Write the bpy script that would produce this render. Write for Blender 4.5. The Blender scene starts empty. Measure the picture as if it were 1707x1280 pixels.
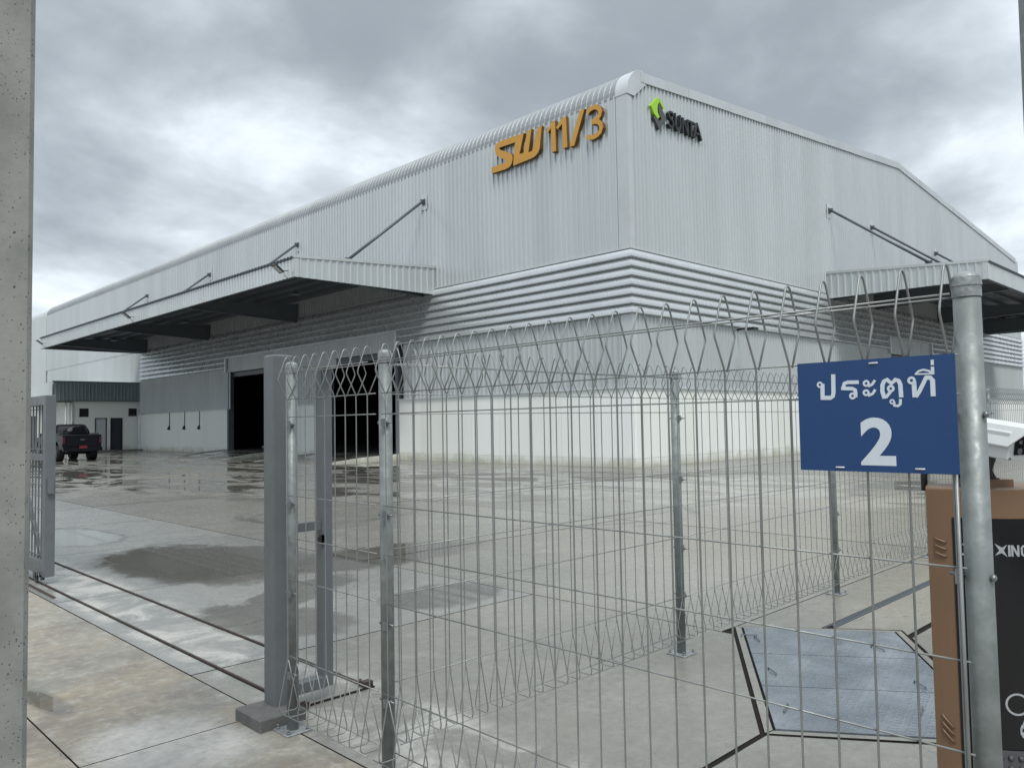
import bpy, math, random
from mathutils import Vector, Matrix
random.seed(7)
sc = bpy.context.scene
COL = sc.collection
R = math.radians

# ---------------------------------------------------------------- camera
cam = bpy.data.cameras.new('camera')
cam.sensor_width = 36.0
cam.lens = 27.77
cam.clip_start = 0.05
cam.clip_end = 5000
co = bpy.data.objects.new('camera', cam)
COL.objects.link(co)
RT = Vector((0.71343773, -0.70050205, -0.0174206))
UP = Vector((-0.02180466, -0.04704259, 0.99865487))
FW = Vector((0.7003793, 0.71209822, 0.04883617))
m = Matrix((RT, UP, -FW)).transposed().to_4x4()
m.translation = Vector((0, 0, 1.6))
co.matrix_world = m
sc.camera = co

# ---------------------------------------------------------------- world, sun, exposure
sc.view_settings.view_transform = 'Standard'
sc.view_settings.look = 'None'
sc.view_settings.gamma = 1.0
sc.view_settings.use_curve_mapping = False
sc.view_settings.exposure = 0.68
SUN_EL, SUN_ROT = R(58), R(215)
world = bpy.data.worlds.new('World')
sc.world = world
world.use_nodes = True


class N:
    """small node-graph helper"""
    def __init__(s, nt):
        s.nt = nt
        nt.nodes.clear()

    def n(s, t, **k):
        nd = s.nt.nodes.new(t)
        for a, v in k.items():
            setattr(nd, a, v)
        return nd

    def link(s, a, b):
        s.nt.links.new(a, b)

    def put(s, sock, v):
        if hasattr(v, 'is_output') or isinstance(v, bpy.types.NodeSocket):
            s.link(v, sock)
        else:
            sock.default_value = v

    def m(s, op, a, b=0.0, c=0.0, clamp=False):
        nd = s.n('ShaderNodeMath', operation=op, use_clamp=clamp)
        s.put(nd.inputs[0], a)
        s.put(nd.inputs[1], b)
        s.put(nd.inputs[2], c)
        return nd.outputs[0]

    def vm(s, op, a, b=(0, 0, 0)):
        nd = s.n('ShaderNodeVectorMath', operation=op)
        s.put(nd.inputs[0], a)
        s.put(nd.inputs[1], b)
        return nd.outputs['Value'] if op in ('DOT_PRODUCT', 'LENGTH', 'DISTANCE') else nd.outputs[0]

    def noise(s, vec, scale, detail=4, rough=0.55, dist=0.0):
        nd = s.n('ShaderNodeTexNoise')
        s.put(nd.inputs['Vector'], vec)
        nd.inputs['Scale'].default_value = scale
        nd.inputs['Detail'].default_value = detail
        nd.inputs['Roughness'].default_value = rough
        nd.inputs['Distortion'].default_value = dist
        return nd.outputs[0]

    def step(s, v, a, b):
        nd = s.n('ShaderNodeMapRange', interpolation_type='SMOOTHSTEP')
        s.put(nd.inputs[0], v)
        nd.inputs[1].default_value = a
        nd.inputs[2].default_value = b
        return nd.outputs[0]

    def lerp(s, v, a, b, lo=0.0, hi=1.0):
        nd = s.n('ShaderNodeMapRange')
        s.put(nd.inputs[0], v)
        nd.inputs[1].default_value = lo
        nd.inputs[2].default_value = hi
        nd.inputs[3].default_value = a
        nd.inputs[4].default_value = b
        return nd.outputs[0]

    def mix(s, f, a, b, mode='MIX'):
        nd = s.n('ShaderNodeMix', data_type='RGBA', blend_type=mode)
        s.put(nd.inputs[0], f)
        s.put(nd.inputs[6], a if not isinstance(a, tuple) else (*a, 1)[:4])
        s.put(nd.inputs[7], b if not isinstance(b, tuple) else (*b, 1)[:4])
        return nd.outputs[2]

    def sep(s, v):
        nd = s.n('ShaderNodeSeparateXYZ')
        s.put(nd.inputs[0], v)
        return nd.outputs

    def comb(s, x, y, z):
        nd = s.n('ShaderNodeCombineXYZ')
        s.put(nd.inputs[0], x)
        s.put(nd.inputs[1], y)
        s.put(nd.inputs[2], z)
        return nd.outputs[0]


w = N(world.node_tree)
tc = w.n('ShaderNodeTexCoord')
dirv = tc.outputs['Generated']
sx, sy, sz = w.sep(dirv)
zz = w.m('ADD', w.m('MAXIMUM', sz, 0.0), 0.30)
plane = w.comb(w.m('DIVIDE', sx, zz), w.m('DIVIDE', sy, zz), 0.0)
c1 = w.noise(w.vm('ADD', plane, (2.3, 1.1, 0)), 1.25, 5, 0.52, 0.12)
c2 = w.noise(w.vm('ADD', plane, (13.0, 4.0, 0)), 3.2, 7, 0.55, 0.2)
c3 = w.noise(w.vm('ADD', dirv, (3.0, 4.0, 0)), 3.2, 4, 0.5, 0.3)
val = w.m('ADD', w.m('MULTIPLY', w.m('SUBTRACT', c1, 0.5), 1.25), w.m('MULTIPLY', w.m('SUBTRACT', c2, 0.5), 0.85))
val = w.m('ADD', w.m('ADD', val, w.m('MULTIPLY', w.m('SUBTRACT', c3, 0.5), 0.5)), 0.64)
# broad cloud masses (directions in the world): bright breaks and dark bellies
for d, wd, amt in [((0.43, 0.85, 0.34), 0.11, 0.20), ((0.38, 0.83, 0.43), 0.10, 0.16), ((0.56, 0.74, 0.38), 0.12, 0.10),
                   ((0.27, 0.88, 0.37), 0.20, -0.16), ((0.30, 0.91, 0.25), 0.14, -0.16), ((0.48, 0.75, 0.49), 0.13, -0.30),
                   ((0.84, 0.42, 0.38), 0.20, -0.20), ((0.76, 0.47, 0.47), 0.22, -0.10), ((0.92, 0.33, 0.27), 0.10, -0.05), ((0.93, 0.24, 0.22), 0.15, 0.20),
                   ((0.68, 0.62, 0.40), 0.16, 0.07), ((0.30, 0.94, 0.12), 0.18, 0.07), ((0.63, 0.63, 0.36), 0.16, -0.06)]:
    dn = Vector(d).normalized()
    dist = w.vm('DISTANCE', w.vm('ADD', dirv, (0, 0, 0)), tuple(dn))
    g = w.m('EXPONENT', w.m('MULTIPLY', w.m('POWER', w.m('DIVIDE', dist, wd), 2.0), -1.0))
    val = w.m('ADD', val, w.m('MULTIPLY', g, amt * 0.9))
ramp = w.n('ShaderNodeValToRGB')
cr = ramp.color_ramp
cr.interpolation = 'B_SPLINE'
cr.elements[0].position = 0.33
cr.elements[0].color = (0.175, 0.197, 0.216, 1)
cr.elements[1].position = 0.95
cr.elements[1].color = (0.56, 0.60, 0.63, 1)
for p, c in [(0.52, (0.25, 0.278, 0.302, 1)), (0.68, (0.34, 0.373, 0.40, 1)), (0.80, (0.45, 0.49, 0.52, 1))]:
    e = cr.elements.new(p)
    e.color = c
w.link(val, ramp.inputs[0])
sky = w.n('ShaderNodeTexSky', sky_type='NISHITA', sun_disc=False, sun_elevation=SUN_EL, sun_rotation=SUN_ROT)
bg1 = w.n('ShaderNodeBackground')
w.link(sky.outputs[0], bg1.inputs[0])
bg1.inputs[1].default_value = 0.1
bg2 = w.n('ShaderNodeBackground')
# an overcast sky grows brighter towards the zenith
zen = w.n('ShaderNodeMapRange', interpolation_type='SMOOTHSTEP')
w.link(sz, zen.inputs[0])
zen.inputs[1].default_value, zen.inputs[2].default_value = 0.40, 1.0
zen.inputs[3].default_value, zen.inputs[4].default_value = 1.0, 2.0
zs_n = w.vm('MULTIPLY', ramp.outputs[0], w.comb(zen.outputs[0], zen.outputs[0], zen.outputs[0]))
w.link(zs_n, bg2.inputs[0])
bg2.inputs[1].default_value = 1.28
ms = w.n('ShaderNodeMixShader')
ms.inputs[0].default_value = 0.93
w.link(bg1.outputs[0], ms.inputs[1])
w.link(bg2.outputs[0], ms.inputs[2])
wo = w.n('ShaderNodeOutputWorld')
w.link(ms.outputs[0], wo.inputs[0])

sun = bpy.data.lights.new('sun', 'SUN')
sun.energy = 1.5
sun.angle = R(18)
sun.color = (1.0, 0.97, 0.92)
so = bpy.data.objects.new('sun', sun)
COL.objects.link(so)
sd = Vector((math.sin(SUN_ROT) * math.cos(SUN_EL), math.cos(SUN_ROT) * math.cos(SUN_EL), math.sin(SUN_EL)))
so.rotation_euler = sd.to_track_quat('Z', 'Y').to_euler()


# ---------------------------------------------------------------- materials
def mat(name, color, rough=0.5, metal=0.0, var=0.12, vscale=3.0, bump=0.0, bscale=40.0, rvar=0.0, alt=None, streak=False, spec=0.5,
        obj_var=0.0, coat=0.0):
    M = bpy.data.materials.new(name)
    M.use_nodes = True
    g = N(M.node_tree)
    out = g.n('ShaderNodeOutputMaterial')
    b = g.n('ShaderNodeBsdfPrincipled')
    g.link(b.outputs[0], out.inputs[0])
    pos = g.n('ShaderNodeNewGeometry').outputs['Position']
    vec = pos
    if streak:
        x, y, z = g.sep(pos)
        vec = g.comb(x, y, g.m('MULTIPLY', z, 0.12))
    nz = g.noise(vec, vscale, 5, 0.6)
    alt = alt or tuple(max(0.0, c * 0.55) for c in color)
    col = g.mix(g.m('MULTIPLY', g.step(nz, 0.35, 0.75), var * 2.0, clamp=True), color, alt)
    if obj_var:
        oi = g.n('ShaderNodeObjectInfo').outputs['Random']
        col = g.mix(1.0, col, g.comb(*[g.lerp(oi, 1 - obj_var, 1 + obj_var)] * 3), 'MULTIPLY')
    g.put(b.inputs['Base Color'], col)
    b.inputs['Metallic'].default_value = metal
    b.inputs['Specular IOR Level'].default_value = spec
    b.inputs['Coat Weight'].default_value = coat
    if rvar:
        g.put(b.inputs['Roughness'], g.lerp(g.noise(pos, vscale * 2.3, 3), rough - rvar, rough + rvar, 0.3, 0.7))
    else:
        b.inputs['Roughness'].default_value = rough
    if bump:
        bp = g.n('ShaderNodeBump')
        bp.inputs['Strength'].default_value = bump
        bp.inputs['Distance'].default_value = 0.01
        g.put(bp.inputs['Height'], g.noise(pos, bscale, 4))
        g.link(bp.outputs[0], b.inputs['Normal'])
    return M


M = {}
M['clad'] = mat('ribbed_metal_cladding', (0.57, 0.605, 0.61), 0.32, 0.45, 0.08, 0.9, streak=True, rvar=0.0, obj_var=0.03)
M['clad_pale'] = mat('pale_metal_cladding', (0.60, 0.64, 0.645), 0.42, 0.25, 0.08, 0.6, streak=True, obj_var=0.02)
M['clad_grey'] = mat('grey_metal_cladding', (0.49, 0.52, 0.53), 0.46, 0.25, 0.10, 0.9, streak=True, obj_var=0.03)
M['eave'] = mat('weathered_eave_metal', (0.29, 0.315, 0.325), 0.5, 0.25, 0.12, 0.9, obj_var=0.03)
M['clad_dark'] = mat('slate_metal_fascia', (0.22, 0.26, 0.285), 0.42, 0.3, 0.12, 1.5, streak=True, obj_var=0.04)
M['louvre'] = mat('louvre_metal', (0.60, 0.63, 0.64), 0.28, 0.5, 0.10, 0.7, rvar=0.05, obj_var=0.03)
M['trim'] = mat('folded_metal_trim', (0.56, 0.59, 0.595), 0.38, 0.35, 0.12, 0.9, rvar=0.06, obj_var=0.03)
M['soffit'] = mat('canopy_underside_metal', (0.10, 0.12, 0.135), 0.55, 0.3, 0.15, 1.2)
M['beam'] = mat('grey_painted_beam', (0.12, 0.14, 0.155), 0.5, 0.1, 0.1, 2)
M['rod'] = mat('dark_grey_tie_rod', (0.10, 0.12, 0.135), 0.45, 0.2, 0.1, 2)
M['whitewall'] = None
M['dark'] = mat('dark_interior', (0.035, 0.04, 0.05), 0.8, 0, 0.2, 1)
M['joint'] = mat('dark_joint_filler', (0.020, 0.018, 0.016), 0.95, 0, 0.3, 6, bump=0.6, bscale=60, spec=0.1)
M['gold'] = mat('ochre_sign_face', (0.58, 0.30, 0.045), 0.45, 0.0, 0.08, 3)
M['golddark'] = mat('dark_ochre_return', (0.16, 0.085, 0.02), 0.5, 0.1, 0.1, 3)
M['black'] = mat('black_sign_letter', (0.018, 0.021, 0.026), 0.5, 0, 0.1, 3)
M['lime'] = mat('lime_green_sign', (0.33, 0.60, 0.03), 0.45, 0, 0.05, 3)
M['gunmetal'] = mat('dark_grey_sign', (0.075, 0.075, 0.08), 0.5, 0, 0.1, 3)
M['galv'] = mat('galvanised_steel', (0.185, 0.205, 0.20), 0.52, 0.4, 0.4, 16, 0.08, 60, 0.12, alt=(0.28, 0.305, 0.30))
M['galvcap'] = mat('weathered_galvanised_cap', (0.33, 0.35, 0.35), 0.48, 0.5, 0.35, 30, 0.25, 90, 0.12)
M['wire'] = mat('galvanised_wire', (0.27, 0.285, 0.28), 0.42, 0.5, 0.25, 9, 0, 1, 0.1)
M['paint'] = mat('slate_grey_gate_paint', (0.125, 0.138, 0.145), 0.42, 0.05, 0.15, 5, 0.03, 80, 0.08)
M['bolt'] = mat('zinc_bolt', (0.25, 0.26, 0.27), 0.4, 0.7, 0.2, 40)
M['blue'] = mat('blue_sign_enamel', (0.012, 0.052, 0.165), 0.32, 0, 0.06, 6)
M['signwhite'] = mat('white_sign_lettering', (0.60, 0.66, 0.72), 0.4, 0, 0.05, 20)
M['brown'] = mat('bronze_brown_enclosure', (0.19, 0.115, 0.068), 0.42, 0.15, 0.08, 5, 0.02, 200)
M['glassblack'] = mat('black_glass_panel', (0.006, 0.007, 0.009), 0.16, 0, 0.05, 3)
M['iconwhite'] = mat('grey_white_icon_print', (0.34, 0.36, 0.38), 0.5, 0, 0.05, 20)
M['housing'] = mat('white_camera_housing', (0.66, 0.68, 0.68), 0.35, 0, 0.06, 20)
M['plastic'] = mat('black_plastic', (0.012, 0.013, 0.015), 0.4, 0, 0.1, 20)
M['lens'] = mat('camera_lens_glass', (0.01, 0.012, 0.014), 0.08, 0, 0.1, 20)
M['rail'] = mat('rusty_steel_rail', (0.055, 0.045, 0.038), 0.5, 0.4, 0.4, 12, 0.3, 60, 0.15, alt=(0.085, 0.052, 0.038))
M['carpaint'] = mat('black_blue_car_paint', (0.004, 0.005, 0.009), 0.3, 0.0, 0.1, 3, spec=0.2)
M['carglass'] = mat('tinted_car_glass', (0.006, 0.007, 0.009), 0.06, 0, 0.1, 3)
M['tyre'] = mat('tyre_rubber', (0.012, 0.012, 0.013), 0.8, 0, 0.2, 10)
M['rim'] = mat('grey_alloy_rim', (0.15, 0.155, 0.16), 0.35, 0.8, 0.1, 10)
M['red'] = mat('red_lamp_plastic', (0.05, 0.004, 0.007), 0.3, 0, 0.1, 10)
M['redplate'] = mat('red_number_plate', (0.15, 0.008, 0.016), 0.5, 0, 0.1, 10)
M['doorwhite'] = mat('white_door', (0.50, 0.53, 0.54), 0.5, 0, 0.1, 3)
M['grass'] = mat('green_strip', (0.06, 0.14, 0.07), 0.7, 0, 0.2, 3)
M['soil'] = mat('far_ground', (0.16, 0.155, 0.145), 0.9, 0, 0.3, 0.2)


def wall_white():
    Mm = bpy.data.materials.new('white_painted_wall')
    Mm.use_nodes = True
    g = N(Mm.node_tree)
    out = g.n('ShaderNodeOutputMaterial')
    b = g.n('ShaderNodeBsdfPrincipled')
    g.link(b.outputs[0], out.inputs[0])
    pos = g.n('ShaderNodeNewGeometry').outputs['Position']
    x, y, z = g.sep(pos)
    nz = g.noise(g.comb(x, y, g.m('MULTIPLY', z, 0.15)), 1.1, 5, 0.6)
    col = g.mix(g.m('MULTIPLY', g.step(nz, 0.4, 0.8), 0.35), (0.80, 0.82, 0.79), (0.68, 0.71, 0.66))
    # splash dirt near the ground
    fr = g.noise(pos, 1.6, 5, 0.65)
    dirt = g.step(g.m('ADD', g.m('MULTIPLY', z, -1.0), g.m('MULTIPLY', fr, 0.9)), 0.0, 0.55)
    col = g.mix(g.m('MULTIPLY', dirt, 0.75), col, (0.36, 0.35, 0.25))
    oi = g.n('ShaderNodeObjectInfo').outputs['Random']
    col = g.mix(1.0, col, g.comb(g.lerp(oi, 0.94, 1.03), g.lerp(oi, 0.95, 1.03), g.lerp(oi, 0.92, 1.04)), 'MULTIPLY')
    g.put(b.inputs['Base Color'], col)
    b.inputs['Roughness'].default_value = 0.6
    return Mm


M['whitewall'] = wall_white()


def concrete_cast():
    Mm = bpy.data.materials.new('pitted_cast_concrete')
    Mm.use_nodes = True
    g = N(Mm.node_tree)
    out = g.n('ShaderNodeOutputMaterial')
    b = g.n('ShaderNodeBsdfPrincipled')
    g.link(b.outputs[0], out.inputs[0])
    pos = g.n('ShaderNodeNewGeometry').outputs['Position']
    n1 = g.noise(pos, 5.0, 6, 0.6, 0.3)
    n2 = g.noise(pos, 60.0, 4, 0.6)
    col = g.mix(g.step(n1, 0.3, 0.7), (0.165, 0.172, 0.160), (0.275, 0.28, 0.26))
    col = g.mix(g.m('MULTIPLY', n2, 0.5), col, (0.20, 0.21, 0.20))
    holes = None
    for sc_, th, dens in ((190.0, 0.32, 0.62), (85.0, 0.20, 0.64)):
        v = g.n('ShaderNodeTexVoronoi')
        g.put(v.inputs['Vector'], g.vm('ADD', pos, g.vm('MULTIPLY', g.comb(n2, g.noise(pos, 75.0, 2), n2), (0.012, 0.012, 0.02))))
        v.inputs['Scale'].default_value = sc_
        cs = g.sep(v.outputs['Color'])
        clus = g.m('GREATER_THAN', g.m('ADD', g.m('MULTIPLY', cs[0], 0.7), g.m('MULTIPLY', g.noise(pos, 9.0, 3), 0.5)), dens + 0.22)
        h = g.m('MULTIPLY', g.m('LESS_THAN', v.outputs['Distance'], g.m('MULTIPLY', th * 1.4, cs[1])), clus)
        holes = h if holes is None else g.m('MAXIMUM', holes, h)
    col = g.mix(g.m('MULTIPLY', holes, 0.85), col, (0.035, 0.037, 0.04))
    g.put(b.inputs['Base Color'], col)
    b.inputs['Roughness'].default_value = 0.75
    bp = g.n('ShaderNodeBump')
    bp.inputs['Strength'].default_value = 0.5
    bp.inputs['Distance'].default_value = 0.004
    g.put(bp.inputs['Height'], g.m('SUBTRACT', g.m('MULTIPLY', n2, 0.5), holes))
    g.link(bp.outputs[0], b.inputs['Normal'])
    return Mm


M['concrete'] = concrete_cast()


def slab_mat(name, near):
    """concrete paving: stains, damp film and standing water placed over the yard, dark puddle reflections tinted in"""
    Mm = bpy.data.materials.new(name)
    Mm.use_nodes = True
    g = N(Mm.node_tree)
    out = g.n('ShaderNodeOutputMaterial')
    b = g.n('ShaderNodeBsdfPrincipled')
    g.link(b.outputs[0], out.inputs[0])
    pos = g.n('ShaderNodeNewGeometry').outputs['Position']
    x, y, z = g.sep(pos)
    warp = g.vm('SUBTRACT', g.n('ShaderNodeTexNoise').outputs['Color'], (0.5, 0.5, 0.5))
    big = g.noise(pos, 0.16, 5, 0.6, 0.4)
    med = g.noise(g.vm('ADD', pos, (31, 7, 0)), 0.55, 8, 0.68, 0.1 if near else 0.6)
    sm = g.noise(pos, 2.6, 8, 0.72, 0.1 if near else 0.8)
    fine = g.noise(pos, 26.0, 5, 0.7)
    grit = g.noise(pos, 130.0, 3, 0.7)

    def blob(cx, cy, rx, ry, rot=0.0, wob=0.55):
        px = g.m('ADD', g.m('SUBTRACT', x, cx), g.m('MULTIPLY', g.m('SUBTRACT', med, 0.5), wob * rx * 2.2))
        py = g.m('ADD', g.m('SUBTRACT', y, cy), g.m('MULTIPLY', g.m('SUBTRACT', sm, 0.5), wob * ry * 1.6))
        c, s_ = math.cos(rot), math.sin(rot)
        u = g.m('DIVIDE', g.m('ADD', g.m('MULTIPLY', px, c), g.m('MULTIPLY', py, s_)), rx)
        v = g.m('DIVIDE', g.m('SUBTRACT', g.m('MULTIPLY', py, c), g.m('MULTIPLY', px, s_)), ry)
        return g.m('SUBTRACT', 1.0, g.m('SQRT', g.m('ADD', g.m('MULTIPLY', u, u), g.m('MULTIPLY', v, v))))

    def union(*a):
        r = a[0]
        for q in a[1:]:
            r = g.m('MAXIMUM', r, q)
        return r

    if not near:
        base = g.mix(g.step(big, 0.35, 0.65), (0.25, 0.248, 0.220), (0.37, 0.362, 0.318))
        base = g.mix(g.m('MULTIPLY', g.step(med, 0.5, 0.72), 0.55), base, (0.40, 0.39, 0.34))
        base = g.mix(g.m('MULTIPLY', g.step(sm, 0.52, 0.78), 0.45), base, (0.48, 0.475, 0.43))
        stripb = g.m('MULTIPLY', g.m('LESS_THAN', x, 5.34), g.m('GREATER_THAN', y, 5.2))
        base = g.mix(g.m('MULTIPLY', stripb, 0.45), base, (0.30, 0.318, 0.315))
        tanm = g.m('MULTIPLY', g.step(x, 6.0, 9.0), g.step(g.m('MULTIPLY', y, -1.0), -11.0, -3.0))
        base = g.mix(g.m('MULTIPLY', tanm, 0.6), base, (0.43, 0.39, 0.305))
        tanr = g.m('MULTIPLY', g.step(x, 5.5, 7.0), g.step(g.m('MULTIPLY', y, -1.0), -3.2, -2.4))
        base = g.mix(g.m('MULTIPLY', tanr, 0.6), base, (0.47, 0.44, 0.35))
        strip = g.m('MULTIPLY', g.step(x, 2.15, 2.3), g.step(g.m('MULTIPLY', x, -1.0), -3.0, -2.8))
        base = g.mix(g.m('MULTIPLY', strip, g.step(g.noise(pos, 1.7, 5, 0.65, 0.8), 0.42, 0.62)), base, (0.60, 0.59, 0.54))
        for cx_, cy_, rr_ in ((7.6, 12.6, 1.25), (7.9, 12.9, 1.6), (10.5, 9.5, 2.3), (10.6, 9.6, 2.05), (12.5, 13.5, 3.0)):
            dd = g.m('SQRT', g.m('ADD', g.m('POWER', g.m('SUBTRACT', x, cx_), 2.0), g.m('POWER', g.m('SUBTRACT', y, cy_), 2.0)))
            rg = g.m('MULTIPLY', g.step(g.m('MULTIPLY', g.m('ABSOLUTE', g.m('SUBTRACT', dd, rr_)), -1.0), -0.11, -0.05), g.step(med, 0.45, 0.55))
            base = g.mix(g.m('MULTIPLY', rg, 0.45), base, (0.09, 0.088, 0.08))
        dampf = g.step(g.m('ADD', g.m('MULTIPLY', big, 0.6), g.m('MULTIPLY', med, 0.5)), 0.42, 0.62)
        pud = union(blob(4.05, 9.45, 1.15, 1.9, 0.12, 0.5), blob(5.5, 8.2, 1.6, 0.75, -0.1, 0.5), blob(4.0, 7.0, 0.9, 0.35, 0.5),
                    blob(3.2, 6.2, 0.5, 0.9, 0.2, 0.7), blob(4.8, 5.8, 0.7, 0.5), blob(3.6, 13.2, 0.7, 1.4))
        far = g.m('MULTIPLY', g.step(g.m('ADD', x, g.m('MULTIPLY', y, 0.5)), 15.5, 21.0), g.step(g.m('MULTIPLY', x, -1.0), -21.7, -19.0))
        fs = g.noise(g.comb(g.m('MULTIPLY', x, 0.75), g.m('MULTIPLY', y, 0.42), 0.0), 0.95, 6, 0.62, 1.1)
        farp = g.m('MULTIPLY', g.m('SUBTRACT', fs, 0.485), far)
        pudv = union(g.m('MULTIPLY', pud, 0.5), g.m('MULTIPLY', farp, 2.0), g.m('MULTIPLY', g.m('SUBTRACT', med, 0.70), 2.0))
        P = g.step(pudv, -0.01, 0.12)
        halo = g.step(pudv, -0.12, 0.03)
        dampf = g.m('MAXIMUM', dampf, g.m('MULTIPLY', far, 0.9))
        damp = g.m('MAXIMUM', g.m('MULTIPLY', dampf, 0.75), halo)
        darkrefl = g.step(union(blob(4.0, 9.6, 1.1, 1.8, 0.12, 0.5), blob(5.7, 8.1, 1.7, 0.8)), 0.0, 0.25)  # dark reflection of canopy and louvres, painted into the puddle's base colour
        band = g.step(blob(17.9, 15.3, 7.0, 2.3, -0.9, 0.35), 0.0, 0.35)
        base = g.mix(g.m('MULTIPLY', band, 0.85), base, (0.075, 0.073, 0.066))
        film = g.m('MULTIPLY', g.step(x, 5.33, 5.36), g.step(g.m('ADD', g.m('MULTIPLY', y, 1.0), g.m('MULTIPLY', med, 3.0)), 11.0, 14.0))
        base = g.mix(g.m('MULTIPLY', film, 0.42), base, (0.13, 0.122, 0.104))
        base = g.mix(g.m('MULTIPLY', darkrefl, 0.42), base, (0.15, 0.138, 0.115))
        rough_dry, rough_damp = 0.52, 0.24
    else:
        base = g.mix(g.step(big, 0.3, 0.7), (0.215, 0.212, 0.185), (0.265, 0.25, 0.208))
        base = g.mix(g.m('MULTIPLY', g.step(med, 0.42, 0.66), 0.85), base, (0.30, 0.245, 0.175))
        base = g.mix(g.m('MULTIPLY', g.step(sm, 0.45, 0.68), 0.7), base, (0.16, 0.135, 0.12))
        base = g.mix(g.m('MULTIPLY', g.step(g.noise(pos, 7.0, 6, 0.7, 0.6), 0.48, 0.70), 0.45), base, (0.33, 0.32, 0.28))
        base = g.mix(g.m('MULTIPLY', g.step(g.noise(pos, 1.1, 5, 0.6, 1.0), 0.56, 0.74), 0.6), base, (0.39, 0.38, 0.34))
        pw = g.step(blob(1.62, 4.15, 0.45, 0.6, 0.4, 0.4), 0.0, 0.5)
        base = g.mix(g.m('MULTIPLY', pw, 0.7), base, (0.46, 0.46, 0.44))
        pud = union(blob(1.34, 5.36, 0.07, 0.30, 0.12, 0.25), blob(0.7, 4.0, 0.2, 0.2))
        P = g.step(pud, 0.0, 0.12)
        damp = g.m('MAXIMUM', g.step(pud, -0.6, 0.0), g.m('MULTIPLY', g.step(g.noise(pos, 0.9, 5), 0.45, 0.62), 0.8))
        rough_dry, rough_damp = 0.6, 0.33
    # fine grain and hairline crazing
    gr_ = g.noise(g.vm('ADD', pos, (5, 9, 0)), 11.0, 7, 0.75)
    base = g.mix(g.m('MULTIPLY', g.step(gr_, 0.46, 0.66), 0.35 if near else 0.2), base, (0.15, 0.14, 0.12))
    base = g.mix(g.m('MULTIPLY', g.step(gr_, 0.50, 0.34), 0.30 if near else 0.15), base, (0.50, 0.49, 0.45))
    base = g.mix(g.m('MULTIPLY', g.step(fine, 0.4, 0.75), 0.22), base, (0.13, 0.125, 0.115))
    base = g.mix(g.m('MULTIPLY', g.step(grit, 0.62, 0.8), 0.30), base, (0.08, 0.08, 0.075))
    vor = g.n('ShaderNodeTexVoronoi', feature='DISTANCE_TO_EDGE')
    g.put(vor.inputs['Vector'], g.vm('ADD', pos, g.vm('MULTIPLY', g.comb(sm, med, 0.0), (0.5, 0.5, 0.0))))
    vor.inputs['Scale'].default_value = 0.55
    crack = g.m('MULTIPLY', g.m('LESS_THAN', vor.outputs['Distance'], 0.0016), g.step(med, 0.53, 0.6))
    base = g.mix(g.m('MULTIPLY', crack, 0.7), base, (0.05, 0.048, 0.043))
    oi = g.n('ShaderNodeObjectInfo').outputs['Random']
    base = g.mix(1.0, base, g.comb(*[g.lerp(oi, 0.88, 1.10)] * 3), 'MULTIPLY')
    dk = g.m('SUBTRACT', 1.0, g.m('MULTIPLY', damp, 0.30))
    dk = g.m('MULTIPLY', dk, g.m('SUBTRACT', 1.0, g.m('MULTIPLY', P, 0.22)))
    base = g.mix(1.0, base, g.comb(dk, dk, dk), 'MULTIPLY')
    g.put(b.inputs['Base Color'], base)
    ro = g.lerp(damp, rough_dry, rough_damp)
    ro = g.m('ADD', ro, g.m('MULTIPLY', g.m('SUBTRACT', sm, 0.5), 0.22))
    ro = g.m('ADD', g.m('MULTIPLY', ro, g.m('SUBTRACT', 1.0, P)), g.m('MULTIPLY', P, 0.02))
    g.put(b.inputs['Roughness'], g.m('MAXIMUM', ro, 0.015))
    sp = g.lerp(damp, 0.35, 0.55)
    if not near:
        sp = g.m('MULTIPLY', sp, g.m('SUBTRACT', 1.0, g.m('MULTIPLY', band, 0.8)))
    g.put(b.inputs['Specular IOR Level'], sp)
    bp = g.n('ShaderNodeBump')
    g.put(bp.inputs['Strength'], g.m('MULTIPLY', g.m('SUBTRACT', 1.0, P), 0.16))
    bp.inputs['Distance'].default_value = 0.006
    g.put(bp.inputs['Height'], g.m('ADD', fine, g.m('MULTIPLY', grit, 0.5)))
    g.link(bp.outputs[0], b.inputs['Normal'])
    return Mm


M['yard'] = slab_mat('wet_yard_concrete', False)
M['apron'] = slab_mat('brown_stained_concrete', True)


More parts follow.
